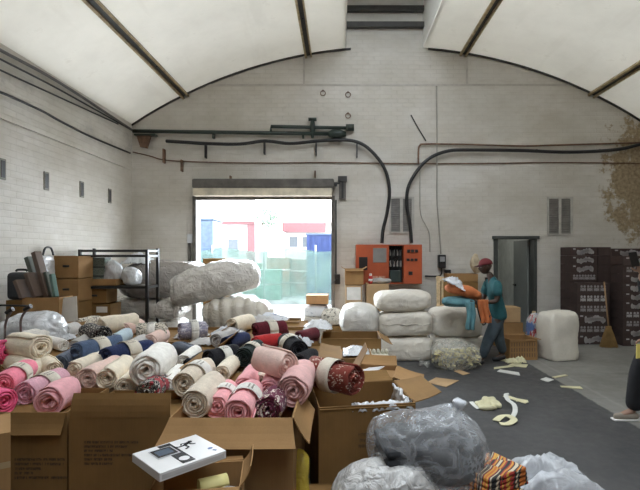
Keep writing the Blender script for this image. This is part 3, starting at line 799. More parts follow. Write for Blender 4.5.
# the larger cartons further back, packed to the brim
k = 0
back_labels = [['carton behind the front pink rolls at the left photo edge, buried in cream rolls', 'carton in the second row buried under cream rolls', 'carton in the second row buried under beige and pink rolls'],
               ['carton under the cream and denim blue rolls at the left', 'carton under the navy roll and big white roll', 'carton under the black and dusty pink rolls'],
               ['rear carton under the spotted rolls near the metal rack', 'rear carton under the tan flap in the middle of the pile', 'rear carton under the maroon and red rolls']]
xs = [[(-2.75, -1.80), (-1.78, -.98), (-.96, -.29)], [(-3.15, -2.15), (-2.13, -1.16), (-1.14, -.19)], [(-2.96, -2.5), (-2.48, -1.42), (-1.40, -.40)]]
ys = [(3.06, 3.86), (3.90, 4.75), (4.80, 5.75)]
for j in range(3):
    for i in range(3):
        xa, xb = xs[j][i]; fl_ = {}
        if (j, i) == (1, 1): fl_ = {'right': (48, .22)}
        if (j, i) == (1, 2): fl_ = {'right': (100, .2)}
        if (j, i) == (2, 0): fl_ = {'back': (100, .28)}
        if (j, i) == (2, 1): fl_ = {'right': (62, .26), 'back': (105, .3)}
        if (j, i) == (2, 2): fl_ = {'back': (80, .26)}
        if (j, i) == (0, 2): fl_ = {'left': (60, .2)}
        carton('carton', back_labels[j][i], xa, xb, ys[j][0], ys[j][1], 0, LID + .03, mat=M_card_d, lid=LID, flaps=fl_)  # darker cardboard imitates the shade in gaps between the rolls

# ------------------------------------------------------------------ blanket rolls
FL = dict(
    hot=fleece('hot_pink_fleece', (.84, .13, .27)), hot2=fleece('coral_pink_fleece', (.86, .24, .32)), mauve=fleece('mauve_pink_fleece', (.72, .40, .47)),
    rose=fleece('rose_fleece', (.80, .40, .43)), dusty=fleece('dusty_pink_fleece', (.74, .44, .42)), blush=fleece('blush_fleece', (.76, .55, .48)),
    pink=fleece('light_pink_fleece', (.88, .42, .44)), cream=fleece('cream_fleece', (.84, .75, .60)), white=fleece('white_fleece', (.90, .87, .81)),
    beige=fleece('beige_fleece', (.72, .63, .51)), denim=fleece('denim_blue_fleece', (.085, .125, .21), .25), navy=fleece('navy_fleece', (.020, .032, .095), .25),
    slate=fleece('slate_fleece', (.10, .12, .16), .2), black=fleece('black_fleece', (.010, .010, .014), .3), gblack=fleece('green_black_fleece', (.010, .020, .018), .3),
    red=fleece('red_fleece', (.42, .022, .022), .2), maroon=fleece('maroon_fleece', (.11, .012, .020), .3), sky=fleece('pale_blue_fleece', (.44, .54, .60)),
    grey=fleece('grey_fleece', (.50, .48, .46)), leo=spotted('black_white_spots', (.015, .013, .012), (.66, .60, .50), 30, .42), leo2=spotted('white_spots_on_black', (.70, .66, .58), (.015, .013, .014), 30, .33),
    tri=spotted('red_white_black_spots', (.62, .58, .52), (.02, .016, .018), 34, .42, (.34, .04, .05)), lav=spotted('lavender_print', (.55, .52, .55), (.27, .25, .32), 26, .42),
    plum=spotted('plum_print', (.68, .60, .52), (.13, .020, .05), 15, .36), brown=spotted('rust_print', (.66, .52, .42), (.20, .035, .022), 17, .26))
M_band = fleece('cream_paper_band', (.70, .64, .53), .06); M_bandw = fleece('white_paper_band', (.80, .78, .72), .05)
M_bandtxt = plain('band_print', (.22, .19, .16), .7)

# key: label, visible end (px, py), far end (px, py), end radius in px, colour, band, lift above the carton tops, turns, name
ROLLS = [
 ('hot pink roll half cut off at the left photo edge, behind the others', (7, 352), (-40, 345), 12, 'hot', None, .06, 3),
 ('big fluffy cream roll on top of the pile at far left, end facing right', (42, 348), (12, 344), 12.5, 'cream', None, .10, 3.5),
 ('cream roll tucked under the big fluffy cream roll', (30, 368), (8, 360), 9.5, 'cream', None, 0, 3),
 ('small cream roll between the fluffy cream roll and the slate one', (54, 369), (40, 360), 9, 'cream', None, 0, 3),
 ('pale cream roll behind the fluffy cream roll', (64, 345), (40, 338), 6, 'white', None, 0, 2.5),
 ('hot pink roll with a cream band, end facing left', (4, 384), (32, 366), 11, 'hot2', M_band, .06, 3),
 ('mauve pink roll with a cream band, above the front rose roll', (25, 394), (62, 378), 12, 'mauve', M_band, .0, 3.5),
 ('hot pink roll in the lower left corner of the pile, spiral end', (5, 402), (-28, 392), 12.5, 'hot', None, 0, 3),
 ('mauve rose roll with wide spiral end at the edge of the left front carton', (48, 403), (66, 391), 15, 'rose', None, .0, 4),
 ('cream roll with a pinkish spiral end left of the cream rolls in the printed carton', (87, 379), (120, 363), 12, 'blush', None, .0, 3.5),
 ('cream roll behind the one with the pinkish spiral end', (74, 370), (96, 361), 9, 'cream', None, .02, 3),
 ('denim blue roll with a cream band', (76, 354), (118, 345), 11, 'denim', M_band, .03, 3),
 ('slate blue roll poking out left of the denim one', (60, 363), (74, 354), 8, 'slate', None, 0, 3),
 ('round black and white spotted roll end beside the cream fluffy roll', (104, 335.5), (86, 331), 9.5, 'leo2', None, .02, 3),
 ('black and white spotted roll at the back beneath the metal rack', (78, 325), (99, 321), 6.5, 'leo', None, .0, 3),
 ('spotted black roll lying left of the round spotted roll end', (83, 338), (92, 328), 6, 'leo', None, .0, 2.5),
 ('large cream fluffy roll at the back in front of the metal rack', (101, 326), (137, 321.5), 9, 'cream', None, .04, 3),
 ('small pale grey roll behind the denim roll', (75, 346), (86, 340), 6, 'grey', None, 0, 2.5),
 ('spotted black roll with a white band at the back', (138, 333), (166, 332), 9, 'leo', M_bandw, .02, 3),
 ('small pale blue roll between two spotted rolls', (116, 341), (130, 332), 7, 'sky', None, .0, 2.5),
 ('lavender print roll at the back behind the tan flap', (180, 331), (207, 329), 9, 'lav', M_bandw, .03, 3),
 ('off-white roll between the spotted banded roll and the navy one', (150, 342), (164, 335), 8, 'blush', None, .0, 3),
 ('navy blue roll with a cream band', (106, 358), (152, 348), 11.5, 'navy', M_band, .03, 3),
 ('big white roll with a bold spiral end, on top in the middle', (146, 371), (170, 352), 17.5, 'white', None, .06, 3.2),
 ('cream roll left of the big white roll', (106, 379), (124, 365), 11, 'cream', None, .02, 3),
 ('shaggy cream roll below the big white roll', (124, 387), (138, 374), 9, 'cream', None, .0, 3),
 ('red, black and white spotted roll poking out of the printed carton', (147, 394), (160, 384), 12, 'tri', None, -.0, 3),
 ('small white roll right of the red spotted roll', (167, 387), (182, 369), 10, 'white', None, .0, 3),
 ('cream roll with two coils right of the big white roll', (184, 384), (212, 364), 13, 'beige', M_bandw, .05, 3.5),
 ('beige roll with a deep spiral end at the hanging flap', (194, 405), (213, 386), 15.5, 'beige', None, .01, 4),
 ('small light pink roll between the beige roll and the banded pink roll', (217, 407), (230, 389), 12, 'pink', M_bandw, .0, 3),
 ('light pink roll with a cream paper band at the front', (238, 413), (258, 381), 15, 'pink', M_bandw, .02, 4),
 ('plum and white print roll at the front carton corner', (268, 411), (277, 397), 14, 'plum', None, .0, 3),
 ('small rose roll with ragged coils in the middle of the pink rolls', (269, 391), (279, 373), 12, 'rose', None, .02, 3.5),
 ('big dusty rose roll with a wide spiral end at the right of the pink rolls', (293, 392), (303, 372), 16.5, 'dusty', None, .04, 4),
 ('pale dusty pink roll lying across the top of the pink rolls', (287, 365), (260, 358), 14, 'blush', None, .16, 3),
 ('light pink roll end behind the banded pink roll', (244, 388), (256, 372), 11, 'pink', None, .0, 3),
 ('black roll with a white paper band, left of the green-black roll', (208, 360), (236, 353), 9, 'black', M_bandw, .03, 3),
 ('long thin black roll slanting beside the banded black roll', (188, 365), (218, 349), 6.5, 'black', None, .0, 3),
 ('green-black roll with a cream band near the centre', (243, 358), (264, 343), 9.5, 'gblack', M_band, .03, 3),
 ('bright red roll in front of the maroon one', (255, 345), (281, 341), 8.5, 'red', None, .03, 3),
 ('maroon roll with a grey band at the back of the pile', (255, 332), (285, 329), 9, 'maroon', M_band, .07, 3),
 ('black roll with a cream band right of the red roll', (285, 342), (300, 351), 9.5, 'black', M_band, .03, 3),
 ('small black roll end right of the pale dusty pink roll', (298, 362), (312, 355), 7.5, 'black', None, .0, 3),
 ('rust brown patterned blanket with a wide cream band lying on the carton at the right', (354, 380), (312, 371), 15, 'brown', M_band, .03, 3),
 ('cream roll end showing between the denim roll and the navy one', (92, 366), (106, 355), 8, 'white', None, .0, 3),
 ('grey-white roll behind the navy roll', (128, 349), (144, 341), 8, 'grey', None, .0, 3),
 ('cream roll at the back left of the maroon roll', (232, 326), (250, 322), 8, 'cream', None, .0, 3),
 ('blush roll behind the spotted banded roll', (124, 330), (140, 325), 7, 'blush', None, .0, 2.5),
 ('slate roll right of the lavender print roll', (216, 340), (232, 333), 7, 'grey', None, .0, 2.5),
 ('dark slate roll under the long thin black roll', (196, 353), (176, 347), 7, 'slate', None, .0, 3),
 ('white roll behind the big white roll', (184, 362), (198, 350), 8, 'white', None, .0, 3),
 ('navy roll left of the green-black roll at the back', (226, 344), (246, 338), 7, 'navy', None, .0, 3),
 ('off-white roll below the banded black roll', (222, 374), (234, 362), 9, 'cream', None, .0, 3),
 ('tan roll left of the small rose roll', (258, 382), (262, 366), 9, 'beige', None, .0, 3),
 ('maroon roll behind the right black banded roll', (298, 338), (316, 334), 7, 'maroon', None, .0, 3),
 ('rust brown roll behind the dusty rose roll at the pile edge', (314, 376), (316, 360), 9, 'brown', None, .0, 3),
 ('white roll behind the hot pink rolls at the left', (24, 376), (40, 366), 8, 'cream', None, .0, 3),
 ('pale cream roll at far left back of the pile', (22, 338), (46, 334), 8, 'white', None, .0, 3),
 ('grey roll at the far left back beneath the pale cream one', (10, 333), (-14, 331), 7, 'grey', None, .0, 2.5),
 ('blue-grey roll at the back left of the spotted rolls', (64, 332), (76, 328), 7, 'grey', None, .0, 2.5),
]
M_wrap = [film('greyish_wrap', (.62, .63, .66), .25, .6, 12), plain('crumpled_paper', (.58, .56, .54), .8, bump=.3)]
RB = []
def place_roll(i, row):
    label, (ex, ey), (fx, fy), rp, colr, band, dz, turns = row
    rp *= 1.1; k = rp / (ey - CY); zc = (LID + dz + .004 + 1.7 * k * .95) / (1 + k * .95)
    Y = (H - zc) * FPX / (ey - CY); r = rp * Y / FPX
    p = P(ex, ey, Y)
    kf = (H - zc) * FPX / (fy - CY); q = P(fx, fy, kf); q.z = zc
    L = (q - p).length; L = min(max(L, .25), .40)
    M = place_axis(p, q)
    o = roll_mb(r, L, turns + .9, i + 1).build('blanket_roll', FL[colr])
    o.matrix_world = M
    tag(o, label, 'blanket', 'rolled plush blankets in the cartons')
    if band:
        bnd = band_mb(r * 1.055, L * .36, L * .64, i).build('paper_band', band, o)
        m = MB(); rr = random.Random(i)
        for ln in range(2):
            a = R(60 + ln * 14); x = L * .40
            while x < L * .58:
                cw = rr.uniform(.006, .014); qv = r * 1.085
                m.add([(math.cos(a) * qv, x, math.sin(a) * qv), (math.cos(a) * qv, x + cw, math.sin(a) * qv), (math.cos(a + .1) * qv, x + cw, math.sin(a + .1) * qv), (math.cos(a + .1) * qv, x, math.sin(a + .1) * qv)], [(0, 1, 2, 3)])
                x += cw * 1.5
        m.build('band_print', M_bandtxt, bnd)
    RB.append((p, q, r, L))
for i, row in enumerate(ROLLS): place_roll(i, row)

# crumpled film and paper lying between the rolls
for i, (px, py, w_, d_, h_) in enumerate(((152, 353, .30, .22, .07), (192, 338, .34, .24, .08), (228, 335, .36, .26, .08), (240, 328, .30, .2, .09), (60, 340, .28, .2, .07), (205, 345, .3, .2, .06), (300, 346, .25, .2, .09), (262, 326, .4, .26, .12))):
    Y = (H - LID) * FPX / (py - CY); o = crumple(w_, d_, h_, 80 + i, 18, 1.3).build('film_wrap', M_wrap[i % 2]); o.location = (wx(px, Y), Y, LID + .002)
    tag(o, ['crumpled wrap between the big white roll and the tan flap', 'crumpled wrap below the lavender print roll', 'crumpled paper left of the maroon roll', 'crumpled wrap at the back left of the maroon roll', 'crumpled wrap behind the fluffy cream roll', 'crumpled paper behind the long thin black roll', 'crumpled wrap right of the banded black roll', 'bluish crumpled wrap at the back edge towards the doorway'][i], 'plastic', 'loose wraps among the rolls')
# ------------------------------------------------------------------ right of the rolls: big open carton, flattened cartons, tray
Mfilm = film('milky_film', (.72, .73, .74), .25, .5, 9)
Mclear = film('clear_film', (.80, .83, .86), .14, .35, 8, .16, .5)
Mclear2 = film('hazy_clear_film', (.80, .80, .76), .18, .55, 8, .42, .8)
yD = 2.95
d_ = carton('carton', 'big open carton with plastic lining at the right end of the roll pile', wx(312, yD), wx(411, yD), yD, yD + .52, 0, .745, mat=M_card_d, yaw=R(9), lid=.45,
            flaps={'front': (155, .02), 'right': (78, .20, .05), 'back': (70, .14, .02)}, text=(-.06, .57, .30, .02, 3, 4))
def liner(u, v):      # only the front right edge and the right side carry the film
    w_, dd = .30, .255; s_ = u * .75
    x, y = (-.10 + (s_ / .4) * (w_ + .10), -dd) if s_ < .4 else (w_, -dd + (s_ - .4) / .35 * .42)
    n = noise.noise(Vector((u * 17, v * 2, 4))); n2 = noise.noise(Vector((u * 41, v * 3, 9)))
    o = (.05 * max(0, v - .6) * 2 - .03) + .03 * n
    if s_ < .4: y -= o
    else: x += o
    return (x, y, .66 + .10 * min(1, v * 1.6) - .07 * max(0, v - .62) * 2 + .022 * n + .02 * n2)
MB().grid(liner, 70, 6, True, .002).build('plastic_liner', Mfilm, d_)
# flattened cartons behind it
def sheet(name, label, quad, t, mat, cat='cardboard', extra=None):
    q = [Vector(p) for p in quad]; c = sum(q, Vector()) / len(q); c.z = min(p.z for p in q)
    o = thing(name, label, cat, c)
    MB().quadprism([p - c for p in q], t).build('sheet', mat, o)
    return o, c
fc = carton('carton', 'half collapsed carton with a white label behind the big open carton', wx(357, 3.82), wx(398, 3.82), 3.80, 4.2, 0, .70, mat=M_card, lid=.66, yaw=R(-12), flaps={'front': (112, .18, .02), 'right': (104, .24, .03), 'back': (70, .16, .02)})
MB().box(-.08, .08, -.1, .05, .662, .664).build('sticker', M_white, fc)
tq = [(-.2, -.16, .68), (-.02, -.16, .70), (.06, .16, .70), (-.08, .16, .68)]
MB().quadprism([Vector(p) for p in tq], .004).build('film_scrap', Mfilm, fc)
kb = carton('carton', 'carton under the rust patterned blanket, tan flap leaning right', wx(318.5, 3.82), wx(351, 3.82), 3.72, 4.1, 0, .70, mat=M_card, lid=.66, flaps={'right': (30, .26, .03), 'front': (120, .14)})
hb_ = carton('carton', 'open brown carton behind the flattened ones beside the white sacks', wx(322, 5.6), wx(379, 5.6), 5.3, 5.8, 0, wz(338.5, 5.3), mat=M_card_d, lid=.5, flaps={'front': (166, .12), 'right': (120, .15)})
# white ribbed tray on a small carton
ty = 5.0
tc_ = carton('carton', 'small brown carton carrying the ribbed white tray', wx(367, ty), wx(390, ty), ty, ty + .22, 0, wz(365, ty), mat=M_card, lid=wz(365, ty) - .004)
tr = thing('foam_tray', 'ribbed off-white foam block standing on the small carton', 'tray', ((wx(367.5, ty) + wx(389, ty)) / 2, ty + .11, wz(365, ty)))
tw = (wx(389, ty) - wx(367.5, ty)) / 2; M_foam = plain('off_white_foam', (.60, .57, .46), .8, bump=.3)
MB().bbox(-tw, tw, -.08, .08, 0, .10, .01).build('block', M_foam, tr)
for k in range(5):
    a = -tw + .02 + k * tw * .4; MB().lathe([(.018, .0), (.022, .02), (.014, .045), (.004, .05)], 10, Matrix.Translation((a + .01, 0, .10))).build('bottle_neck', M_foam, tr)
bl = blob(.16, .16, .13, 2.6, 9, .05, 5, .1, cuts=10).build('cloth_bundle', plain('blue_cloth', (.035, .075, .24), .9, var=.3)); bl.location = (wx(361, 5.4), 5.55, .507)
tag(bl, 'bright blue cloth bundle inside the open brown carton', 'cloth')
# white film spilling between the cartons
def crumpled(name, label, cat, px, Y, z, w, d, h, seed, mat, n=26, rz=0):
    o = crumple(w, d, h, seed, n).build(name, mat); o.location = (wx(px, Y), Y, z); o.rotation_euler.z = rz
    return tag(o, label, cat)
crumpled('film_sheet', 'white film scrap draped over the carton beside the blue cloth', 'plastic', 356, 4.67, .70, .26, .36, .06, 3, Mfilm)
MB_ = carton('carton', 'low carton under the white film scrap beside the blue cloth', wx(338, 4.6), wx(372, 4.6), 4.45, 4.9, 0, .70, mat=M_card, lid=.695)

# ------------------------------------------------------------------ lower left and centre front
cE = carton('carton', 'light taped carton cut off at the bottom left photo corner', wx(10.5, 2.0) - .147, wx(10.5, 2.0) + .213, 2.0 - .13 + .12, 2.0 + .17 + .12, 0, wz(432, 2.0), mat=M_card, lid=wz(432, 2.0) - .002, flaps=None, yaw=R(35))
_c = Matrix.Rotation(R(35), 3, 'Z') @ Vector((.18, -.15, 0)); cE.location = (wx(10.5, 2.0) - _c.x, 2.0 - _c.y, 0)
MB().box(-.18, .18, -.152, -.15, wz(467, 2.0), wz(461, 2.0)).build('packing_tape', M_tape, cE)
zF = .715
cF = carton('carton', 'small open carton at the bottom centre under the white product box', wx(150, 2.0), wx(238, 2.0), 1.95, 2.21, 0, zF, mat=M_card, lid=.56, yaw=R(8), flaps={'right': (28, .09, .01), 'back': (70, .03), 'front': (100, .05)})
pb = thing('product_box', 'flat white product box with a dark device picture lying on the small open carton', 'box', (-.695, 2.035, zF + .088))
# the box leans: far right end up on the carton rim
pbM = Matrix.Rotation(R(46), 4, 'Z')
M_pb = plain('glossy_white_card', (.80, .79, .78), .3, var=.03, coat=.3); M_pbs = plain('grey_white_card', (.58, .56, .55), .4)
a_, b_, hh = .131, .150, .036
q0 = MB().bbox(-b_, b_, -a_, a_, 0, hh, .003); rotmb(q0, pbM); q0.build('sleeve', M_pb, pb)
z1 = hh + .0008
def flat(pts, mat, name, lift=0.0, parent=pb):
    m = MB(); m.quadprism([pbM @ Vector((x, y, z1 + lift)) for x, y in pts], .0006); return m.build(name, mat, parent)
M_dev = plain('device_black', (.02, .022, .026), .25); M_devs = plain('device_screen', (.10, .13, .17), .2); M_silver = plain('silver_print', (.45, .46, .47), .3)
# local axes: x along the long side (towards far right), y towards far left
flat([(-.045, -.118), (.012, -.118), (.012, .118), (-.045, .118)], M_dev, 'dark_stripe')
flat([(-.10, -.012), (.0, -.012), (.0, .088), (-.10, .088)], M_silver, 'device_picture', .0007)
flat([(-.094, -.002), (-.006, -.002), (-.006, .082), (-.094, .082)], M_dev, 'device_body', .0014)
flat([(-.084, .012), (-.018, .012), (-.018, .068), (-.084, .068)], M_devs, 'device_screen', .0021)
flat([(-.017 + .022 * math.cos(k * .3927), -.075 + .022 * math.sin(k * .3927)) for k in range(16)], M_pb, 'white_dial', .0007)
# running figure silhouette and the blue logo marks
def stroke(pts, wd, mat, name):
    m = MB()
    for (x0, y0), (x1, y1) in zip(pts, pts[1:]):
        d = Vector((x1 - x0, y1 - y0)); n = Vector((-d.y, d.x)).normalized() * wd / 2
        m.quadprism([pbM @ Vector((x, y, z1)) for x, y in ((x0 + n.x, y0 + n.y), (x0 - n.x, y0 - n.y), (x1 - n.x, y1 - n.y), (x1 + n.x, y1 + n.y))], .0006)
    return m.build(name, mat, pb)
rx, ry = .045, .035      # the runner is upright as seen from the near right long edge
def rp(u, v): return (rx + v * .7 + u * .7, ry - u * .7 + v * .7)
flat([(rp(.004 + .011 * math.cos(k * .7854), .052 + .011 * math.sin(k * .7854))) for k in range(8)], M_dev, 'figure_head')
stroke([rp(0, .044), rp(-.006, .012)], .017, M_dev, 'figure_body')
stroke([rp(-.004, .038), rp(.022, .026), rp(.036, .034)], .008, M_dev, 'figure_arm'); stroke([rp(-.004, .038), rp(-.026, .026), rp(-.022, .010)], .008, M_dev, 'figure_arm')
stroke([rp(-.004, .012), rp(.018, -.006), rp(.012, -.030)], .010, M_dev, 'figure_leg'); stroke([rp(-.006, .012), rp(-.026, -.010), rp(-.048, -.012)], .010, M_dev, 'figure_leg')
M_bluep = plain('blue_print', (.05, .12, .32), .4)
flat([(.112 + .012 * math.cos(k * .7854), -.062 + .010 * math.sin(k * .7854)) for k in range(8)], M_bluep, 'blue_logo')
stroke([(.112, -.085), (.120, -.100)], .010, M_bluep, 'blue_logo_mark')
q0 = MB().box(-b_ + .01, b_ - .01, -a_ - .0008, -a_, .008, .026); rotmb(q0, pbM); q0.build('side_print', M_pbs, pb)
yt = MB().grid(lambda u, v: ((.045 + .002 * math.sin(v * 9)) * math.cos(u * 5.6 + .3), -.0 + .12 * v, .045 + (.045) * math.sin(u * 5.6 + .3)), 24, 3, True, .003).build('tape_roll', plain('yellow_paper', (.62, .55, .23), .6))
yt.location = (-.60, 2.0, .645); yt.rotation_euler.z = R(-62); tag(yt, 'pale yellow paper tube lying in the small open carton below the product box', 'tube')
pl = blob(.17, .15, .09, 2.2, 4, .10, 4, .2, cuts=12).build('plastic_wrap', Mclear2); pl.location = (-.475, 2.1, .562); tag(pl, 'crumpled clear wrap in the small open carton beside the yellow tube', 'plastic')
# yellow bag and red bag squeezed between the two front cartons
yb = blob(.11, .16, .30, 2.4, 6, .06, 4, .12, cuts=12).build('plastic_bag', film('yellow_film', (.62, .47, .06), .25, .5)); yb.location = (wx(300, 2.85), 2.66, .30); tag(yb, 'yellow plastic bag squeezed between the front cartons at the bottom', 'bag')
cY = carton('carton', 'low carton under the yellow bag between the front cartons', -.20, -.03, 2.5, 2.85, 0, .30, mat=M_card_d, lid=.296)

# ------------------------------------------------------------------ bags at the lower right
wb = blob(.60, .44, .66, 2.8, 21, .05, 3, .12, cuts=46, fine=.45).build('polythene_bag', film('white_film', (.64, .63, .61), .16, .9, 8)); wb.location = (wx(389, 2.45), 2.47, 0); wb.rotation_euler.z = R(4)
tag(wb, 'lower white polythene sack at the bottom centre under the clear bag', 'bag')
bagY = 2.58; bx = wx(431, bagY)
gb = thing('clear_bag', 'clear knotted bag of dark grey fabric on top of the white sack', 'bag', (bx, bagY + .06, wz(478, bagY)))
inn_ = blob(.56, .36, .23, 4, 31, .03, 3, .05, cuts=20)
rotmb(inn_, Matrix.Rotation(R(6), 4, 'Y')); inn_.build('fabric', plain('dark_grey_fabric', (.035, .036, .036), .9, var=.35, scale=9, bump=.3, bscale=20, bdist=.02), gb)
fab2 = MB()
for k in range(4): fab2.bbox(-.29, -.04, -.20, .14, .03 + k * .048, .074 + k * .048, .02, Matrix.Rotation(R(8), 4, 'Z'))
fab2.build('folded_fabric', plain('charcoal_fabric', (.028, .03, .033), .9, var=.3), gb)
o_ = blob(.64, .44, .34, 3.0, 33, .07, 4, .08, cuts=36)
def gather(p):      # pull the top up into the knot
    r_ = math.hypot(p.x - .15, p.y)
    if p.z > .17 and r_ < .30:
        t = (1 - r_ / .30) ** 2; a = math.atan2(p.y, p.x - .15)
        return Vector((.15 + (p.x - .15) * (1 - .3 * t), p.y * (1 - .3 * t), p.z + t * .05 + .015 * t * math.sin(a * 9)))
    return p
o_.v = [gather(p) for p in o_.v]; o_.build('film', Mclear, gb)
kn = MB().lathe([(.06, -.03), (.024, .02), (.016, .04), (.024, .06), (.045, .10), (.03, .115)], 14, Matrix.Translation((.15, 0, .30)) @ Matrix.Rotation(R(14), 4, 'Y'))
kn.v = [p + Vector((noise.noise(p * 40), noise.noise(p * 40 + Vector((5, 0, 0))), 0)) * .02 for p in kn.v]; kn.build('knot', film('milky_knot', (.75, .78, .82), .2, .4, 20), gb)
# under the right end of the grey bag: patterned fabrics
cols = [('orange', (.55, .16, .03)), ('black', (.02, .02, .022)), ('cream', (.60, .52, .38)), ('red', (.40, .04, .03)), ('navy', (.03, .05, .14)), ('yellow', (.60, .36, .06))]
def stripes(name, pal, sc_):
    t = NT(name); v = t.coords('Object', (1, 1, 1), (0, 0, 0), (0, 0, R(35)))
    vo = t.node('ShaderNodeTexVoronoi'); vo.distance = 'MANHATTAN'; vo.inputs['Scale'].default_value = sc_; t.link(v, vo.inputs['Vector'])
    wv = t.node('ShaderNodeTexWave'); wv.inputs['Scale'].default_value = sc_ * .6; wv.inputs['Distortion'].default_value = 3; t.link(v, wv.inputs['Vector'])
    sep = t.node('ShaderNodeSeparateColor'); t.link(vo.outputs['Color'], sep.inputs[0])
    f = t.math('FRACT', t.math('ADD', t.math('MULTIPLY', wv.outputs['Fac'], .8), sep.outputs[0]))
    r = t.n.new('ShaderNodeValToRGB'); r.color_ramp.interpolation = 'CONSTANT'; t.link(f, r.inputs['Fac']); e = r.color_ramp.elements
    while len(e) < len(pal): e.new(.5)
    for i, c in enumerate(pal): e[i].position = i / len(pal); e[i].color = (*c, 1)
    t.base(r.outputs['Color']); t.b.inputs['Roughness'].default_value = .7; return t.m
M_pat1 = stripes('orange_geometric_print', [cols[0][1], cols[1][1], cols[2][1], cols[1][1], cols[3][1], cols[5][1]], 7); M_pat2 = stripes('navy_geometric_print', [cols[4][1], cols[1][1], cols[2][1], cols[4][1], cols[0][1]], 8)
for i, (px, Y, z, w_, d2, rz, mt, lab) in enumerate(((470, 2.56, .24, .46, .30, 14, M_pat2, 'navy printed folded fabric lowest under the clear bag'), (480, 2.54, .342, .43, .28, 22, M_pat1, 'orange and black printed folded fabric in the middle of the small stack'), (490, 2.57, .444, .34, .24, 30, M_pat1, 'topmost orange printed fabric beside the white loose film'))):
    m = MB()
    for k in range(4):
        m.bbox(-w_ / 2 + .01 * k, w_ / 2 - .006 * k, -d2 / 2, d2 / 2, k * .025, k * .025 + .024, .010)
    o = rotmb(m, Matrix.Rotation(R(rz), 4, 'Z')).build('folded_fabric', mt); o.location = (wx(px, Y), Y, z); tag(o, lab, 'fabric', 'printed fabrics at the bottom edge')
carton('carton', 'low carton under the printed fabrics at the bottom edge', wx(443, 2.56), wx(522, 2.56), 2.40, 2.74, 0, .24, mat=M_card_d, lid=.237)
lf_ = crumple(.80, .56, .30, 12, 30, .5).build('film_heap', film('loose_white_film', (.74, .76, .79), .16, .5, 6, .5)); lf_.location = (wx(545, 3.2), 3.2, 0); tag(lf_, 'loose white film heap on the floor right of the printed fabrics', 'plastic')

# ------------------------------------------------------------------ scraps on the floor
M_strip = plain('pale_yellow_foam', (.66, .62, .40), .7); M_stripw = plain('white_strip', (.70, .70, .66), .6)
def strip(label, pts, wd, mat, name='packing_strip', up=(0, 0, 1), group='packing strips on the floor', th=.006):
    """pts: (px, py, height above the floor)"""
    w = []
    for px, py, z in pts:
        Y = (H - z) * FPX / (py - CY); w.append(Vector((wx(px, Y), Y, z)))
    c = w[0].copy(); c.z = 0
    o = ribbon([p - c for p in w], wd, th, up).build(name, mat); o.location = c
    return tag(o, label, 'strip', group)
strip('curled yellow packing strip at the near end of the floor scraps', [(496, 421, .012), (501, 417, .015), (508, 416, .03), (514, 420, .02), (508, 424, .008), (500, 424, .01)], .07, M_strip)
strip('pale strip arching up between the floor scraps', [(512, 418, .01), (515, 412, .02), (514, 405, .05), (508, 400, .07), (506, 395, .09), (509, 394, .10)], .05, M_stripw)
strip('flat pale yellow strip pointing right among the floor scraps', [(505, 396, .012), (514, 399, .008), (527, 403, .004)], .08, M_strip)
strip('creased white strip at the left of the floor scraps', [(471, 402, .02), (475, 406, .006), (479, 409, .004)], .05, M_stripw)
for i, (px, py, w_, h_) in enumerate(((483, 406, .17, .05), (490, 404, .15, .07), (487, 409, .20, .045), (496, 407, .11, .05))):
    Y = H * FPX / (py - CY); o = blob(w_, .12, h_, 3, 40 + i, .08, 4, .25, cuts=8).build('foam_scrap', M_strip); o.location = (wx(px, Y), Y, 0)
    tag(o, ['crumpled yellow foam scrap at the left of the heap on the floor', 'crumpled yellow foam scrap at the back of the heap on the floor', 'broad yellow foam scrap at the front of the heap on the floor', 'small yellow foam scrap at the right of the heap on the floor'][i], 'foam', 'foam scraps on the floor')
def floorsheet(label, quad, mat, name='cardboard_sheet', t=.006, cat='cardboard', group=None):
    w = [Vector((wx(px, H * FPX / (py - CY)), H * FPX / (py - CY), .003)) for px, py in quad]; c = sum(w, Vector()) / len(w); c.z = 0
    o = MB().quadprism([p - c for p in w], t).build(name, mat); o.location = c; return tag(o, label, cat, group)
floorsheet('cardboard sheet lying on the dark floor in front of the clear bag of foam', [(427, 383), (446, 387.5), (459, 381), (436, 378)], M_card_l)
floorsheet('narrow cardboard offcut on the floor below the clear bag of foam', [(454, 371.5), (463, 375.5), (470, 374), (459, 370)], M_card_l)
floorsheet('white square scrap on the light floor edge', [(540.5, 380), (548, 382.5), (554, 380.5), (546, 378)], M_stripw, 'paper_scrap', .01, 'paper')
for i, (quad, mt) in enumerate(((([(552, 377.5), (555, 378.5), (568, 376), (565, 375)]), M_strip), (([(560, 386.5), (562, 388), (583, 389.5), (580, 387)]), M_strip), (([(516, 399), (516, 402), (528, 403), (528, 401)]), M_strip), (([(500, 361), (520, 365), (522, 363), (505, 359)]), M_strip), (([(497, 372), (520, 376), (519, 373), (500, 370)]), M_stripw), (([(508, 366), (526, 368), (528, 365), (512, 364)]), M_strip), (([(494, 369.5), (514, 367), (513, 365.5), (494, 368)]), M_strip))):
    floorsheet(['thin strip lying on the light floor nearest the white sack', 'longer pale strip on the light floor by the kerb line', 'short pale strip at the far right of the foam scraps', 'pale strip on the floor behind the walking man, back one', 'white torn strip on the floor nearest in front of the ribbed carton', 'pale strip on the floor beside the ribbed carton', 'thin pale strip on the floor beside the man\'s rear shoe'][i], quad, mt, 'packing_strip', .008, 'strip', 'packing strips on the floor')
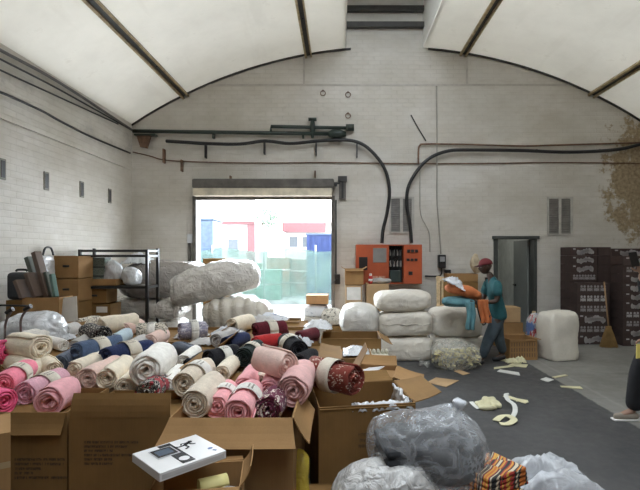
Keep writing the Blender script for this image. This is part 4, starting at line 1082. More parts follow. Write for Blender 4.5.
for i, (px, py, s_) in enumerate(((519, 360, .16), (512, 363, .2), (521, 363, .14))):
    Y = H * FPX / (py - CY); o = crumple(s_ * 1.05, s_ * .7, .06, 60 + i, 10, 1.5).build('foam_scrap', M_strip); o.location = (wx(px, Y), Y, 0)
    tag(o, ['crumpled pale scrap behind the walking man against the ribbed carton', 'broad crumpled pale scrap on the floor behind the walking man', 'crumpled pale scrap at the near corner of the ribbed carton'][i], 'foam', 'foam scraps on the floor')
# ------------------------------------------------------------------ left background: rack, cartons, bundles
M_bund = film('grey_bundle_film', (.34, .31, .285), .14, .8, 8); M_bund2 = film('pale_bundle_film', (.72, .69, .64), .12, .8, 8); M_white_film = film('white_sack_film', (.70, .72, .75), .14, .6, 5)
rk = thing('metal_rack', 'black metal two-tier rack frame standing behind the spotted rolls', 'rack', (wx(113.5, 7.2), 7.2, 0))
RX = [wx(80, 7.2) - rk.location.x, wx(147, 7.2) - rk.location.x]; RD = .42; RT = wz(249.5, 7.2)
for x in RX:
    for y in (0, RD): MB().box(x - .02, x + .02, y - .02, y + .02, 0, RT + (.02 if y else 0)).build('post', M_blackmetal, rk)
for z in (RT - .02, RT - .10, wz(287.5, 7.2), .40):
    for y in (0, RD): MB().box(RX[0], RX[1], y - .014, y + .014, z - .018, z + .018).build('rail', M_blackmetal, rk)
    for x in RX: MB().box(x - .014, x + .014, 0, RD, z - .018, z + .018).build('side_rail', M_blackmetal, rk)
zs = wz(287.5, 7.2)
for z in (zs, .40): MB().box(RX[0] + .02, RX[1] - .02, .015, RD - .015, z + .0185, z + .024).build('shelf', plain('dark_shelf_board', (.05, .04, .03), .8), rk)
def on(px, Y): return wx(px, Y)
y0 = 7.23; zs_ = zs + .025
carton('carton', 'shallow brown carton on the rack shelf with things sticking out', on(82, y0), on(116, y0), y0, y0 + .34, zs_, wz(279, y0), mat=M_card, lid=zs_ + .02)
M_tin = spotted('patterned_tin', (.10, .14, .12), (.26, .30, .26), 22, .4)
zz = zs_ + .0245
for k in range(3):
    hh = .135
    t_ = thing('decorated_tin', ['lowest patterned dark green tin in the rack carton', 'middle patterned dark green tin in the rack carton', 'topmost patterned dark green tin in the rack carton'][k], 'tin', (on(95, y0), y0 + .2, zz + k * (hh + .002)), 0, 'patterned tins on the rack')
    MB().bbox(-.095, .095, -.10, .10, 0, hh - .03, .008).build('body', M_tin, t_); MB().bbox(-.1, .1, -.105, .105, hh - .03, hh, .008).build('lid', plain('tin_lid', (.10, .12, .11), .4), t_)
dk = MB().bbox(-.05, .05, -.1, .1, 0, .36, .01).build('book', plain('brown_book', (.12, .065, .04), .7)); dk.location = (on(84.8, y0), y0 + .18, zz); tag(dk, 'dark brown upright book left of the tins on the rack', 'book')
wbk = blob(.26, .2, .36, 2.2, 51, .09, 4, .12, cuts=12).build('plastic_bag', M_white_film); wbk.location = (on(108, y0), y0 + .17, zz); tag(wbk, 'bluish white plastic bag on the rack shelf right of the tins', 'bag')
bbk = blob(.28, .26, .24, 2.2, 52, .12, 4, .2, cuts=12).build('plastic_bag', M_white_film); bbk.location = (on(127, y0), y0 + .19, zs_); tag(bbk, 'small crumpled white bag at the right end of the rack shelf', 'bag')
for i, (pa, pb, za, zb) in enumerate(((83, 107, 303, 289), (83, 111, 330, 304))):
    za_ = wz(zb, 7.25); zb_ = .425 if i else wz(303, 7.25)
    carton('carton', ['brown carton on the upper part below the rack shelf', 'brown carton with a white label at the bottom of the rack'][i], on(pa, 7.25), on(pb, 7.25), 7.23, 7.58, (.425 if i else wz(303.4, 7.25)), za_, mat=M_card_d, lid=za_ - .004, sticker=(.0, .17, .36, .45) if i else None, hole=(i == 0))
# carton stack against the left wall, and the open carton of boards
cs = [('lower brown carton of the pair beside the rack', 256 + 23, 302), ('upper brown carton of the pair beside the rack', 256, 278.6)]
Yc_ = 6.85
xa, xb = wx(54, Yc_), wx(78.5, Yc_)
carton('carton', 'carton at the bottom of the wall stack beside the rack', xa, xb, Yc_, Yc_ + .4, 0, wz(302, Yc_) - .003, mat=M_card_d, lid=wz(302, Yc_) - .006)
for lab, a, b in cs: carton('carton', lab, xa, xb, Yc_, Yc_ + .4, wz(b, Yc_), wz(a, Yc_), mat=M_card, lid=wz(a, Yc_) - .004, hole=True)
Yo = 5.45; zo = wz(297.5, Yo)
ob = carton('carton', 'open carton by the left wall holding leaning boards and tubes', wx(22, Yo), wx(59, Yo), Yo, Yo + .28, 0, zo, mat=M_card, lid=.62)
def lean(name, label, cat, pa, pya, pb, pyb, Yb, Yt, wd, th, mat, group='boards leaning in the open carton', face=None):
    a = P(pb, pyb, Yt); b = P(pa, pya, Yb)
    d = (a - b); L = d.length; M = place_axis(b, a)
    o = MB().bbox(-wd / 2, wd / 2, 0, L, -th / 2, th / 2, .006).build(name, mat); o.matrix_world = M; tag(o, label, cat, group)
    if face: MB().box(-wd / 2 + .02, wd / 2 - .02, .06, L - .06, -th / 2 - .004, -th / 2).build('cover_panel', face, o)
    return o
M_brn = plain('dark_brown_board', (.115, .075, .055), .6); M_grn = plain('grey_green_board', (.10, .115, .095), .6); M_pg = plain('pale_edge', (.45, .44, .40), .6)
lean('board', 'tall brown board leaning left in the open carton', 'board', 49, 297, 36, 252, 5.58, 5.62, .10, .06, M_brn)
lean('board', 'tall grey-green board leaning just behind the tall brown one', 'board', 42, 297, 29, 257, 5.66, 5.70, .10, .06, M_grn)
lean('board', 'short brown board with a pale edge in front of the tall ones', 'board', 40, 297, 31, 273, 5.52, 5.56, .16, .05, M_brn, face=M_pg)
lean('picture_book', 'large book with a pale picture cover leaning at the left', 'book', 28, 298, 21, 280, 5.50, 5.53, .18, .05, M_brn, face=plain('pale_picture', (.40, .46, .44), .5, var=.5, scale=14))
lean('board', 'thin green board at the right of the open carton', 'board', 56, 297, 52, 274, 5.51, 5.54, .05, .05, plain('sea_green_board', (.13, .22, .19), .6))
lean('board', 'thin dark board beside the green one in the open carton', 'board', 52, 297, 46, 272, 5.57, 5.6, .05, .05, M_grn)
sc_ = thing('suitcase', 'black suitcase standing by the left wall beside the boards', 'suitcase', (wx(15, 5.80), 5.80, wz(300, 5.80)), R(0))
MB().bbox(-.12, .18, 0, .13, 0, .34, .05, None, 3).build('shell', plain('black_luggage', (.028, .032, .038), .6), sc_); MB().tube(spline([(-.04, .08, .35), (-.02, .08, .37), (.08, .08, .37), (.10, .08, .35)]), .014, 8).build('handle', M_black, sc_)
carton('carton', 'carton under the black suitcase by the left wall', wx(6, 5.78), wx(37, 5.78), 5.78, 5.96, 0, wz(300.3, 5.80), mat=M_card_d, lid=wz(300.3, 5.80) - .004)
hk = thing('hanging_bag', 'white bag with black handles hanging behind the boards on the wall', 'bag', (wx(49.5, 7.7), 7.7, 1.28))
hk.location = (-4.13, 6.62, 1.22)
q = blob(.10, .30, .48, 3, 61, .04, 4, .06, cuts=10); q.build('bag_body', M_white_film, hk)
MB().tube(spline([(.02, -.12, .45), (.02, -.06, .55), (.02, .06, .55), (.02, .12, .45)]), .014, 8).build('handle', M_black, hk)
sh = thing('white_board', 'whitish cardboard sheet leaning in front of the wall stack', 'cardboard', (wx(68.5, 5.5), 5.5, wz(322, 5.5)))
MB().bbox(-.10, .11, -.012, .0, 0, .29, .003, Matrix.Rotation(R(-9), 4, 'X') @ Matrix.Rotation(R(-7), 4, 'Y')).build('sheet', M_cardw, sh)
carton('carton', 'carton carrying the whitish leaning sheet left of the rack', wx(60.5, 5.5), wx(80, 5.5), 5.42, 5.65, 0, wz(322.5, 5.5), mat=M_card_d, lid=wz(322.5, 5.5) - .004)
# white sack and trolley handles at the left edge
Yw = 4.98
ws = blob(.70, .44, .46, 2.6, 71, .06, 4, .10, cuts=40, fine=.4).build('plastic_sack', M_white_film); ws.location = (wx(26, Yw), Yw + .1, .60); tag(ws, 'shiny white plastic sack at the left edge behind the trolley handles', 'sack')
carton('carton', 'carton carrying the shiny white sack at the left edge', wx(-20, Yw), wx(58, Yw), Yw - .2, Yw + .35, 0, .60, mat=M_card_d, lid=.597)
tr_ = thing('trolley', 'tubular trolley with black grip handles at the left photo edge', 'trolley', (wx(9, 4.6), 4.6, 0)); o0 = tr_.location
def T(px, py, Y=4.6): return P(px, py, Y) - o0
for i, (a, b, c) in enumerate((((21, 340), (21.5, 318), (31, 306)), ((5, 340), (6, 322), (13, 309)))):
    pts = [(T(*a).x, 0, .05), T(*a), T(*b), T(*c)]
    MB().tube(spline(pts), .011, 8).build('tube', plain('thin_steel_tube', (.18, .15, .14), .35, .6), tr_)
    MB().tube([T(c[0] - 7, c[1] + 4), T(c[0] - 3, c[1] + 1.2), T(c[0], c[1])], [.018, .02, .024], 8).build('grip', M_black, tr_)
MB().tube([T(13, 309) + Vector((-.26, 0, .04)), T(31, 306)], .010, 8).build('cross_bar', M_black, tr_); MB().tube([(-.25, 0, .05), (.12, 0, .05)], .012, 8).build('axle', M_black, tr_)
for x in (-.23, .10): MB().lathe([(.02, -.02), (.05, -.02), (.05, .02), (.02, .02)], 14, Matrix.Translation((x, 0, .05)) @ Matrix.Rotation(R(90), 4, 'Y')).build('wheel', M_black, tr_)

# wrapped bundles between the rack and the roller door
def bundle(label, px, Y, z, w, d, h, seed, mat, rz=0, tilt=0, **kw):
    m = blob(w, d, h, kw.get('p', 3), seed, kw.get('wr', .05), kw.get('wf', 4), kw.get('lump', .07), cuts=kw.get('cuts', 46), pinch=kw.get('pinch'), fine=.28)
    if kw.get('ribs'): m.v = [v + Vector((0, -.035 if v.y < 0 else .035, .03 if v.z > h * .6 else 0)) * abs(math.sin(v.x * kw['ribs'] + v.z * 1.5)) for v in m.v]
    if tilt: rotmb(m, Matrix.Rotation(R(tilt), 4, 'Y'))
    o = m.build('wrapped_bundle', mat); o.location = (wx(px, Y), Y, z); o.rotation_euler.z = R(rz)
    mz = min(v.z for v in m.v); o.location.z -= mz
    return tag(o, label, 'bundle', 'film-wrapped bundles')
bundle('low bundle on the floor at the back left, under the long grey one', 157, 8.55, 0, 1.3, .7, .58, 5, M_bund2, wr=.04)
bundle('whitish bundle sandwiched under the long grey one behind the rack', 150, 8.5, .56, 1.45, .7, .40, 6, M_bund2, wr=.05)
bundle('long grey-brown bundle behind the rack, topped with bluish film', 168, 8.35, .92, 1.60, .75, .66, 7, M_bund, p=2.6)
bundle('large bundle on the floor below the pale ribbed one', 230, 7.55, 0, 1.3, .72, .42, 8, M_bund2)
bundle('pale ribbed bundle below the big tilted one', 238, 7.36, .43, 1.10, .70, .58, 9, film('ribbed_pale_film', (.68, .63, .54), .12, .6, 6), wr=.04, ribs=17)
bundle('big tilted film bundle rising to the right in front of the doorway', 219, 7.5, .84, 1.42, .70, .58, 10, M_bund2, tilt=-14, p=2.8, wr=.06)
bundle('bundle low on the floor between rack and tilted bundle', 172, 7.6, 0, .40, .5, .66, 11, M_bund2, wr=.06)
bundle('crumpled pale bundle on top of the low one beside the rack', 171, 7.6, .66, .44, .48, .30, 12, M_bund2, wr=.09)
for j, (a, b) in enumerate(((0, .62), (.625, 1.2), (1.205, wz(258.5, 8.9)))):
    carton('carton', ['bottom carton of the pillar left of the doorway', 'middle carton of the pillar left of the doorway', 'dark top carton peeping over the tilted bundle at the doorway'][j], wx(203, 8.9), wx(225, 8.9), 8.9, 9.3, a, b, mat=M_card_d, lid=b - .004)
cr = crumple(.5, .4, .18, 14, 22, 1.2).build('film_sheet', M_white_film); cr.location = (wx(140, 8.25), 8.25, 1.50); tag(cr, 'bluish white film heaped on the left end of the long grey bundle', 'plastic')
# by the doorway
Yd = 6.6
pbg = blob(.46, .34, .30, 2.3, 15, .09, 4, .14, cuts=18).build('plastic_bag', spotted('printed_white_film', (.40, .42, .55), (.74, .76, .80), 10, .28)); pbg.location = (wx(276, Yd), Yd, wz(332, Yd)); tag(pbg, 'white plastic bag with violet print right of the ribbed bundle', 'bag')
carton('carton', 'carton under the violet printed bag at the doorway', wx(258, Yd), wx(293, Yd), Yd - .18, Yd + .2, 0, wz(332, Yd), mat=M_card_d, lid=wz(332, Yd) - .003)
carton('carton', 'dark open carton right of the maroon roll', wx(286, 5.9), wx(299, 5.9), 5.9, 6.3, 0, wz(322, 5.9), mat=M_card_d, lid=.7)
carton('carton', 'brown carton beside the dark open one at the doorway side of the pile', wx(309, 5.5), wx(319, 5.5), 5.25, 5.65, 0, wz(331, 5.5), mat=M_card, lid=.62, flaps={'back': (60, .12)})
crumpled('film_sheet', 'bluish white film draped over the brown carton near the doorway', 'plastic', 318, 5.62, wz(331, 5.5) + .004, .34, .30, .10, 19, Mfilm)
Yb_ = 8.4
carton('carton', 'lowest carton of the short stack just inside the doorway', wx(304, Yb_), wx(327, Yb_), Yb_, Yb_ + .4, 0, .55, mat=M_cardw, lid=.546)
wpk = blob(.44, .36, wz(305, Yb_) - .55, 4, 16, .05, 4, .06, cuts=14).build('printed_bag', spotted('marked_white_film', (.30, .33, .42), (.76, .77, .79), 7, .2)); wpk.location = (wx(315.5, Yb_), Yb_ + .2, .552); tag(wpk, 'white printed bag in the stack just inside the doorway', 'bag')
carton('carton', 'orange-brown carton topping the stack just inside the doorway', wx(306, Yb_), wx(328, Yb_), Yb_, Yb_ + .4, wz(305, Yb_) + .01, wz(295.5, Yb_), mat=plain('orange_brown_card', (.48, .26, .11), .8), lid=wz(295.5, Yb_) - .004)
# ------------------------------------------------------------------ white woven sacks in the middle of the hall
def woven(name, col):
    t = NT(name); v = t.coords('Object'); n = t.noise(v, 3, 4); f = t.noise(t.coords('Object', (90, 90, 90)), 1, 1)
    t.base(t.mix(.12, t.ramp(n, [(.3, tuple(c * .88 for c in col)), (.7, col)]), t.ramp(f, [(.3, .4), (.7, .9)])))
    t.b.inputs['Roughness'].default_value = .55
    w = t.node('ShaderNodeTexNoise', Scale=4.5, Detail=4.0, Distortion=1.2); t.link(v, w.inputs['Vector'])
    t.bump(t.math('ABSOLUTE', t.math('SUBTRACT', w.outputs['Fac'], .5)), .5, .05); return t.m
M_sack = woven('white_woven_sack', (.78, .73, .63)); M_sackf = film('white_wrapped_sack', (.76, .74, .69), .28, .5, 5)
def sack(label, pxa, pxb, pya, pyb, Y, d, seed, mat=None, p=4.2, cat='sack', name='woven_sack', wr=.035, lump=.05, rz=0, seam=True, group='white sacks stacked in the middle', z=None, pinch=None):
    w = wx(pxb, Y) - wx(pxa, Y); h = wz(pya, Y) - wz(pyb, Y); zz = wz(pyb, Y) if z is None else z
    m = blob(w, d, h, p, seed, wr, 4, lump, cuts=34, pinch=pinch, lf=2, fine=.22)
    hz = max(v.z for v in m.v); m.v = [Vector((v.x, v.y, v.z * h / hz)) for v in m.v]
    o = m.build(name, mat or M_sack); o.location = (wx((pxa + pxb) / 2, Y), Y + d / 2, zz); o.rotation_euler.z = R(rz)
    tag(o, label, cat, group)
    if seam:
        pts = [(w * (k / 14 - .5) * .9, -d / 2 * .99 - .004, h * .46 + .012 * math.sin(k * 1.3 + seed)) for k in range(15)]
        MB().tube(pts, .007, 6).build('seam', plain('sack_seam', (.50, .46, .40), .8), o)
    return o
Ys = 7.35
sack('bottom white sack of the middle stack on the floor', 378, 434, 336, 361, Ys, .62, 1, z=.003)
sack('middle white sack of the three-high stack', 379, 433.5, 311, 336.5, Ys, .60, 2)
sack('topmost white sack of the three-high stack below the orange cabinet', 376, 434, 290, 312.5, Ys, .58, 3, p=3.2, seam=False)
sack('bottom white sack of the right stack behind the clear bag of foam', 435, 490, 337, 359.5, Ys + .25, .60, 4, z=.003)
sack('upper white sack of the right stack under the held garments', 432.5, 483, 306.5, 337.5, Ys + .25, .58, 6, seam=False)
sack('rounded white sack end left of the three-high stack', 341, 381, 304, 338, Ys + .0, .70, 7, mat=M_sackf, p=2.6, seam=False, name='round_sack')
sack('low white sack on the floor under the rounded sack end', 338, 380, 338, 361, Ys, .66, 8, mat=M_sackf, seam=False, z=.003)
# clear bag with pale foam strips
fb = thing('clear_bag', 'clear plastic bag of pale yellow foam on the floor before the white sacks', 'bag', (wx(455.5, 6.95), 6.95, 0))
w_ = wx(481, 6.95) - wx(430, 6.95)
st = MB(); r8 = random.Random(8)
for k in range(120):
    a = Vector((r8.uniform(-.3, .3), r8.uniform(-.14, .14), r8.uniform(.03, .27))); b = a + Vector((r8.uniform(-.09, .09), r8.uniform(-.09, .09), r8.uniform(-.04, .05))); b.z = max(.02, b.z)
    rb = ribbon([a, (a + b) / 2 + Vector((0, 0, .02)), b], .055, .008); st.add(rb.v, rb.f)
fo = st.build('foam_strips', plain('pale_foam_yellow', (.70, .63, .34), .8), fb); fo['kind'] = 'stuff'
bo = blob(w_, .42, wz(339, 6.95), 2.7, 12, .06, 4, .08, cuts=22); bo.build('film', film('clear_foam_bag_film', (.70, .70, .64), .15, .3, 6, .2, .5), fb)
nk = MB().lathe([(.07, 0), (.03, .05), (.025, .08), (.06, .13)], 12, Matrix.Translation((-.40, .0, .05)) @ Matrix.Rotation(R(-75), 4, 'Y')).build('bag_neck', MATS['clear_foam_bag_film'], fb)

# cartons behind the sacks, under the orange cabinet
Yk_ = 8.75
def kc(label, pa, pb, ya, yb, Y=Yk_, d=.40, mat=None, z=None, **kw):
    zt = wz(ya, Y); z0 = wz(yb, Y) if z is None else z
    return carton('carton', label, wx(pa, Y), wx(pb, Y), Y, Y + d, z0, zt, mat=mat or M_card_l, lid=zt - .004, **kw)
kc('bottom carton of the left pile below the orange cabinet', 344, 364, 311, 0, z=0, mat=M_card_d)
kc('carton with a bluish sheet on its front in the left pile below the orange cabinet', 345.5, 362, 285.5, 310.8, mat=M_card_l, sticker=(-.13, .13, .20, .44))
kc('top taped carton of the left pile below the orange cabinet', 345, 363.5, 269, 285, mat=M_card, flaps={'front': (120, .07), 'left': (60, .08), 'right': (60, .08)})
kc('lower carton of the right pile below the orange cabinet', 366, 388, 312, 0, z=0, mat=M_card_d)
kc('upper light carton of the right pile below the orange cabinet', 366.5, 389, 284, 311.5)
can = thing('spray_can', 'small red and white can standing on the right carton pile', 'can', (wx(370.5, Yk_ + .1), Yk_ + .1, wz(284, Yk_)))
MB().lathe([(.036, 0), (.04, .01), (.04, .13), (.034, .15)], 16).build('body', plain('red_can', (.45, .03, .03), .35), can); MB().lathe([(.041, .05), (.041, .09)], 16).build('label_band', M_white, can); MB().lathe([(.026, .15), (.026, .185), (.02, .19)], 14).build('cap', M_white, can)
wb2 = blob(.36, .16, .10, 2.4, 44, .09, 4, .12, cuts=10).build('cloth_bundle', plain('greyish_cloth', (.42, .40, .38), .9)); wb2.location = (wx(381, Yk_ + .2), Yk_ + .2, wz(284, Yk_)); tag(wb2, 'flat greyish cloth on the right carton pile', 'cloth')
bgm = blob(.34, .28, .30, 2.3, 45, .10, 4, .15, cuts=14).build('printed_bag', spotted('marked_pale_bag', (.13, .12, .10), (.66, .62, .54), 15, .3)); bgm.location = (wx(334.5, 8.3), 8.3, wz(325, 8.3)); tag(bgm, 'printed pale bag on a carton between the doorway and the rounded sack', 'bag')
carton('carton', 'carton under the printed pale bag beside the doorway', wx(326, 8.3), wx(343, 8.3), 8.12, 8.5, 0, wz(325, 8.3) - .003, mat=M_card_d, lid=wz(325, 8.3) - .006)
# behind the man: shelf-high cartons, plank and hanging gloves
Yp = 8.9
kc('dark carton standing behind the held garments by the wall', 443, 478, 282, 0, Y=Yp, d=.35, z=0, mat=M_card_d)
kc('brown carton on the dark one by the wall behind the held garments', 447, 478, 274, 281.8, Y=Yp, d=.3, mat=M_card)
plk = thing('timber_offcut', 'pale splintered timber plank standing upright behind the right sack stack', 'plank', (wx(438.5, 8.3), 8.3, 0))
MB().bbox(-.035, .03, -.02, .02, 0, wz(276, 8.3), .006).bbox(.05, .085, -.02, .02, 0, wz(279, 8.3), .006).bbox(-.04, .095, -.025, .025, wz(309, 8.3), wz(305, 8.3), .004).bbox(-.04, .095, -.025, .025, wz(280, 8.3), wz(277, 8.3), .004).build('plank', plain('pale_timber', (.62, .47, .28), .7, var=.3, scale=20), plk)
gl = blob(.17, .13, .40, 2.4, 47, .10, 5, .18, cuts=12).build('pale_bundle', plain('pale_tan_cloth', (.52, .43, .30), .9, var=.35)); gl.location = (wx(476.5, Yp + .1), Yp + .15, wz(273.8, Yp)); tag(gl, 'pale tan bundle on the cartons just behind the man\'s face', 'bundle')
# cartons between the man and the doorway
kc('light banded carton beside the doorway behind the man', 501, 520.5, 307.5, 322.5, Y=8.55, d=.34, mat=M_card_l)
for pa, pb in ((505, 507), (513, 515)):
    pass
kc('brown carton under the light banded one beside the doorway', 497, 523, 322.8, 0, Y=8.5, d=.42, z=0, mat=M_card)
rc = carton('carton', 'open carton with rows of dark stripes lying in front of the doorway', wx(508, 7.45), wx(537, 7.45), 7.45, 7.85, 0, wz(339.5, 7.45), mat=M_card, lid=.12, yaw=R(5), flaps={'front': (158, .03), 'right': (95, .07), 'back': (20, .05)})
ru = MB()
for k in range(10):
    for j in range(3): ru.box(-.20 + k * .042, -.185 + k * .042, -.2015, -.2, .05 + j * .085, .11 + j * .085)
ru.build('printed_stripes', plain('stripe_ink', (.16, .09, .05), .8), rc)
cbg = blob(.22, .22, wz(310, 8.0), 2.6, 48, .08, 5, .14, cuts=14).build('printed_bag', spotted('red_blue_printed_bag', (.36, .05, .05), (.50, .50, .50), 9, .36, (.10, .16, .34))); cbg.location = (wx(536, 8.0), 8.05, 0); tag(cbg, 'red, white and blue printed bag behind the tall white sack', 'bag')
plk2 = thing('timber_offcut', 'short pale board leaning by the printed bag at the doorway', 'plank', (wx(532, 8.25), 8.25, 0))
MB().bbox(-.03, .03, -.015, .015, 0, wz(311, 8.25), .005, Matrix.Rotation(R(3), 4, 'Y')).build('board', MATS['pale_timber'], plk2)
tall = sack('tall square white sack standing on the light floor near the doorway', 547, 579, 311, 361, 7.36, .46, 14, mat=M_sack, p=6, wr=.03, lump=.04, seam=False, name='tall_sack', group=None, z=0, rz=17)

# ------------------------------------------------------------------ stacks of dark printed boxes by the right part of the wall
M_mar = cardboard('dark_maroon_box', (.072, .050, .046)); M_mprint = plain('pale_box_print', (.46, .44, .44), .6); M_mprint2 = plain('grey_box_print', (.30, .28, .28), .6)
def print_logo(d, w, h, r, style):
    """printed art on a box front: rounded pale shapes or a wavy pale band"""
    m = MB(); y = -d - .0012
    def ov(cx, cz, a, b, n=10):
        m.add([(cx + a * math.cos(2 * math.pi * k / n), y, cz + b * math.sin(2 * math.pi * k / n)) for k in range(n)] , [list(range(n))])
    if style == 0:
        x = -w * .45
        m.box(-w * .80, -w * .62, y, y + .001, h * .70, h * .84)
        while x < w * .72:
            a = r.uniform(.018, .034); ov(x, h * (.46 + .12 * math.sin(x * 22)), a, h * r.uniform(.20, .36)); x += a * 1.1
    else:
        for k in range(4):
            cx = -w * .62 + k * w * .42
            ov(cx - .028, h * .66, .022, h * .13); ov(cx + .028, h * .66, .022, h * .13); ov(cx, h * .36, .045, h * .16); m.box(cx - .05, cx - .038, y, y + .001, h * .2, h * .5); m.box(cx + .038, cx + .05, y, y + .001, h * .2, h * .5)
    return m
mb_count = 0
def mbox(label, X0, X1, Y, d, z, h, style, side=True):
    global mb_count
    mb_count += 1
    w = (X1 - X0) / 2
    o = thing('printed_box', label, 'box', ((X0 + X1) / 2, Y + d / 2, z), 0, 'dark printed boxes stacked by the wall')
    MB().bbox(-w + .002, w - .002, -d / 2, d / 2, .001, h - .002, .004, None, 1).build('body', M_mar, o)
    if style is not None: print_logo(d / 2, w, h, random.Random(mb_count), style).build('printed_logo', M_mprint if style == 0 or mb_count % 2 else M_mprint2, o)
    MB().box(-w + .02, w - .02, -.02, .02, h - .002, h - .0012).build('packing_tape', plain('brown_tape', (.10, .05, .04), .3), o)
    return o
ORD = ['bottom', 'second', 'third', 'fourth', 'fifth', 'sixth', 'seventh', 'eighth', 'ninth', 'tenth', 'topmost']
hA = wz(247, 9.02) / 11
for k in range(11):     # left stack by the wall: the upper four show wavy print
    top = k >= 7
    mbox('%s dark box of the left stack by the wall' % ORD[k], wx(570.5, 9.02), wx(597.5, 9.02), 9.02, .42, k * hA, hA, (1 if k == 7 else 0) if top else None)
for k in range(11):     # plain-sided stack between
    mbox('%s plain dark box of the recessed stack between the printed ones' % ORD[k], wx(598.2, 9.04), wx(611, 9.04), 9.04, .42, k * hA, hA, None)
hB = wz(283, 8.74) / 6
for k in range(6):
    mbox('%s dark box of the low front stack behind the tall white sack' % ORD[k], wx(577, 8.74), wx(609, 8.74), 8.74, .26, k * hB, hB, 0 if k in (0, 2) else 1)
for k in range(11):
    mbox('%s dark box of the right rear stack behind the broom' % ORD[k], wx(611.5, 9.0), wx(646, 9.0), 9.0, .44, k * hA * .985, hA * .985, 0 if k in (10, 6, 3) else 1)
hD = wz(256, 8.58) / 10
for k in range(10):
    mbox('%s dark box of the foremost right stack at the photo edge' % ORD[k], wx(623, 8.58), wx(656, 8.58), 8.58, .38, k * hD, hD, 1 if k in (3, 2, 8) else 0)
# broom
br = thing('broom', 'straw broom with wooden handle leaning upright against the dark boxes', 'broom', (wx(608.5, 8.45), 8.45, 0))
bt = wz(325.5, 8.45)
MB().tube([(0, .0, bt - .02), (.0, .14, wz(285, 8.45) + .05)], .013, 8).build('handle', plain('broom_wood', (.36, .22, .11), .6), br)
q = MB(); r9 = random.Random(9)
for k in range(240):
    a = r9.uniform(-1, 1); b = r9.uniform(-.04, .04)
    q.tube([(a * .03, b * .5, bt - .01), (a * .09 + r9.uniform(-.01, .01), b, bt * .5), (a * .145 + r9.uniform(-.01, .01), b * 1.4, r9.uniform(0, .03))], .0035, 3, False)
q.build('straw_head', plain('straw', (.36, .23, .09), .9, var=.3), br)
MB().tube([(-.05, 0, bt - .03), (.05, 0, bt - .03)], .022, 8).build('binding', plain('straw_binding', (.28, .16, .07), .7), br)
# ------------------------------------------------------------------ people
def skin_mesh(verts, edges, radii, root=0, sub=2):
    """a continuous limb-and-trunk surface grown around a skeleton"""
    me = bpy.data.meshes.new('skeleton'); me.from_pydata([tuple(v) for v in verts], edges, [])
    o = bpy.data.objects.new('skeleton', me); C.objects.link(o)
    md = o.modifiers.new('skin', 'SKIN'); md.use_smooth_shade = True; md.branch_smoothing = .6
    for i, sv in enumerate(me.skin_vertices[0].data):
        r = radii[i]; sv.radius = r if isinstance(r, (tuple, list)) else (r, r); sv.use_root = (i == root)
    sb_ = o.modifiers.new('sub', 'SUBSURF'); sb_.levels = sub; sb_.render_levels = sub
    dg = bpy.context.evaluated_depsgraph_get(); dg.update()
    ev = o.evaluated_get(dg); m2 = ev.to_mesh()
    vs = [v.co.copy() for v in m2.vertices]; fs = [list(p.vertices) for p in m2.polygons]
    ev.to_mesh_clear(); bpy.data.objects.remove(o); bpy.data.meshes.remove(me)
    return vs, fs
def chain(mb, pts, radii, sub=2):
    vs, fs = skin_mesh(pts, [(i, i + 1) for i in range(len(pts) - 1)], radii, 0, sub); mb.add(vs, fs, True)
def hand(mb, wrist, fdir, palm_n, side=1, curl=.5, s=1.0):
    """palm with four unequal bent fingers and a thumb that leaves the side of the palm"""
    f = Vector(fdir).normalized(); n = Vector(palm_n); n = (n - f * n.dot(f)).normalized(); a = f.cross(n) * side
    w = Vector(wrist)
    pal = [w, w + f * .045 * s, w + f * .085 * s]
    chain(mb, pal, [(.022 * s, .026 * s), (.018 * s, .038 * s), (.014 * s, .036 * s)], 2)
    for k, (off, ln) in enumerate(((-.030, .068), (-.010, .078), (.011, .072), (.030, .056))):
        b = w + f * .075 * s + a * off * s; d = f.copy(); pts = [b]
        for seg in (.45, .32, .23):
            d = (d + n * curl * .55).normalized(); b = b + d * ln * seg * s; pts.append(b.copy())
        chain(mb, pts, [.0095 * s, .0092 * s, .0085 * s, .0072 * s], 1)
    b = w + f * .03 * s - a * .022 * s; d = (f * .6 - a * .8 + n * .25).normalized()
    chain(mb, [b, b + d * .032 * s, b + (d + n * .3 + f * .3).normalized() * .058 * s, b + (d + n * .6 + f * .6).normalized() * .08 * s], [.012 * s, .0115 * s, .010 * s, .008 * s], 1)
def head(mb, c, face, up=(0, 0, 1), s=1.0):
    """skull, jaw, nose, lips and ears; c is the middle of the head"""
    f = Vector(face).normalized(); u = Vector(up); u = (u - f * u.dot(f)).normalized(); l = u.cross(f)
    M = Matrix(((f.x, l.x, u.x, c[0]), (f.y, l.y, u.y, c[1]), (f.z, l.z, u.z, c[2]), (0, 0, 0, 1)))
    t = MB().ell((0, 0, 0), (1, 1, 1), None, 28, 20)
    out = []
    for p in t.v:
        x, y, z = p
        X_, Y_, Z_ = x * .098, y * .074, z * .115
        if z < 0:                       # jaw: narrows and comes forward
            k = -z; Y_ *= 1 - .28 * k; X_ = X_ * (1 - .12 * k) + (.022 * k if x > -.3 else .03 * k)
        if x > .6 and abs(y) < .5:      # brow, eye hollow, nose, lips
            g = math.exp(-(y / .16) ** 2)
            X_ += .026 * g * math.exp(-((z + .18) / .17) ** 2) + .008 * g * math.exp(-((z + .52) / .10) ** 2)
            X_ -= .008 * math.exp(-((abs(y) - .36) / .14) ** 2) * math.exp(-((z - .02) / .12) ** 2)
            X_ += .005 * math.exp(-((z - .20) / .10) ** 2)
        out.append(Vector((X_ * s, Y_ * s, Z_ * s)))
    mb.add([M @ p for p in out], t.f, True)
    for sd in (-1, 1): mb.ell((-.005 * s, sd * .074 * s, -.01 * s), (.020 * s, .012 * s, .032 * s), M, 10, 8)
    return M
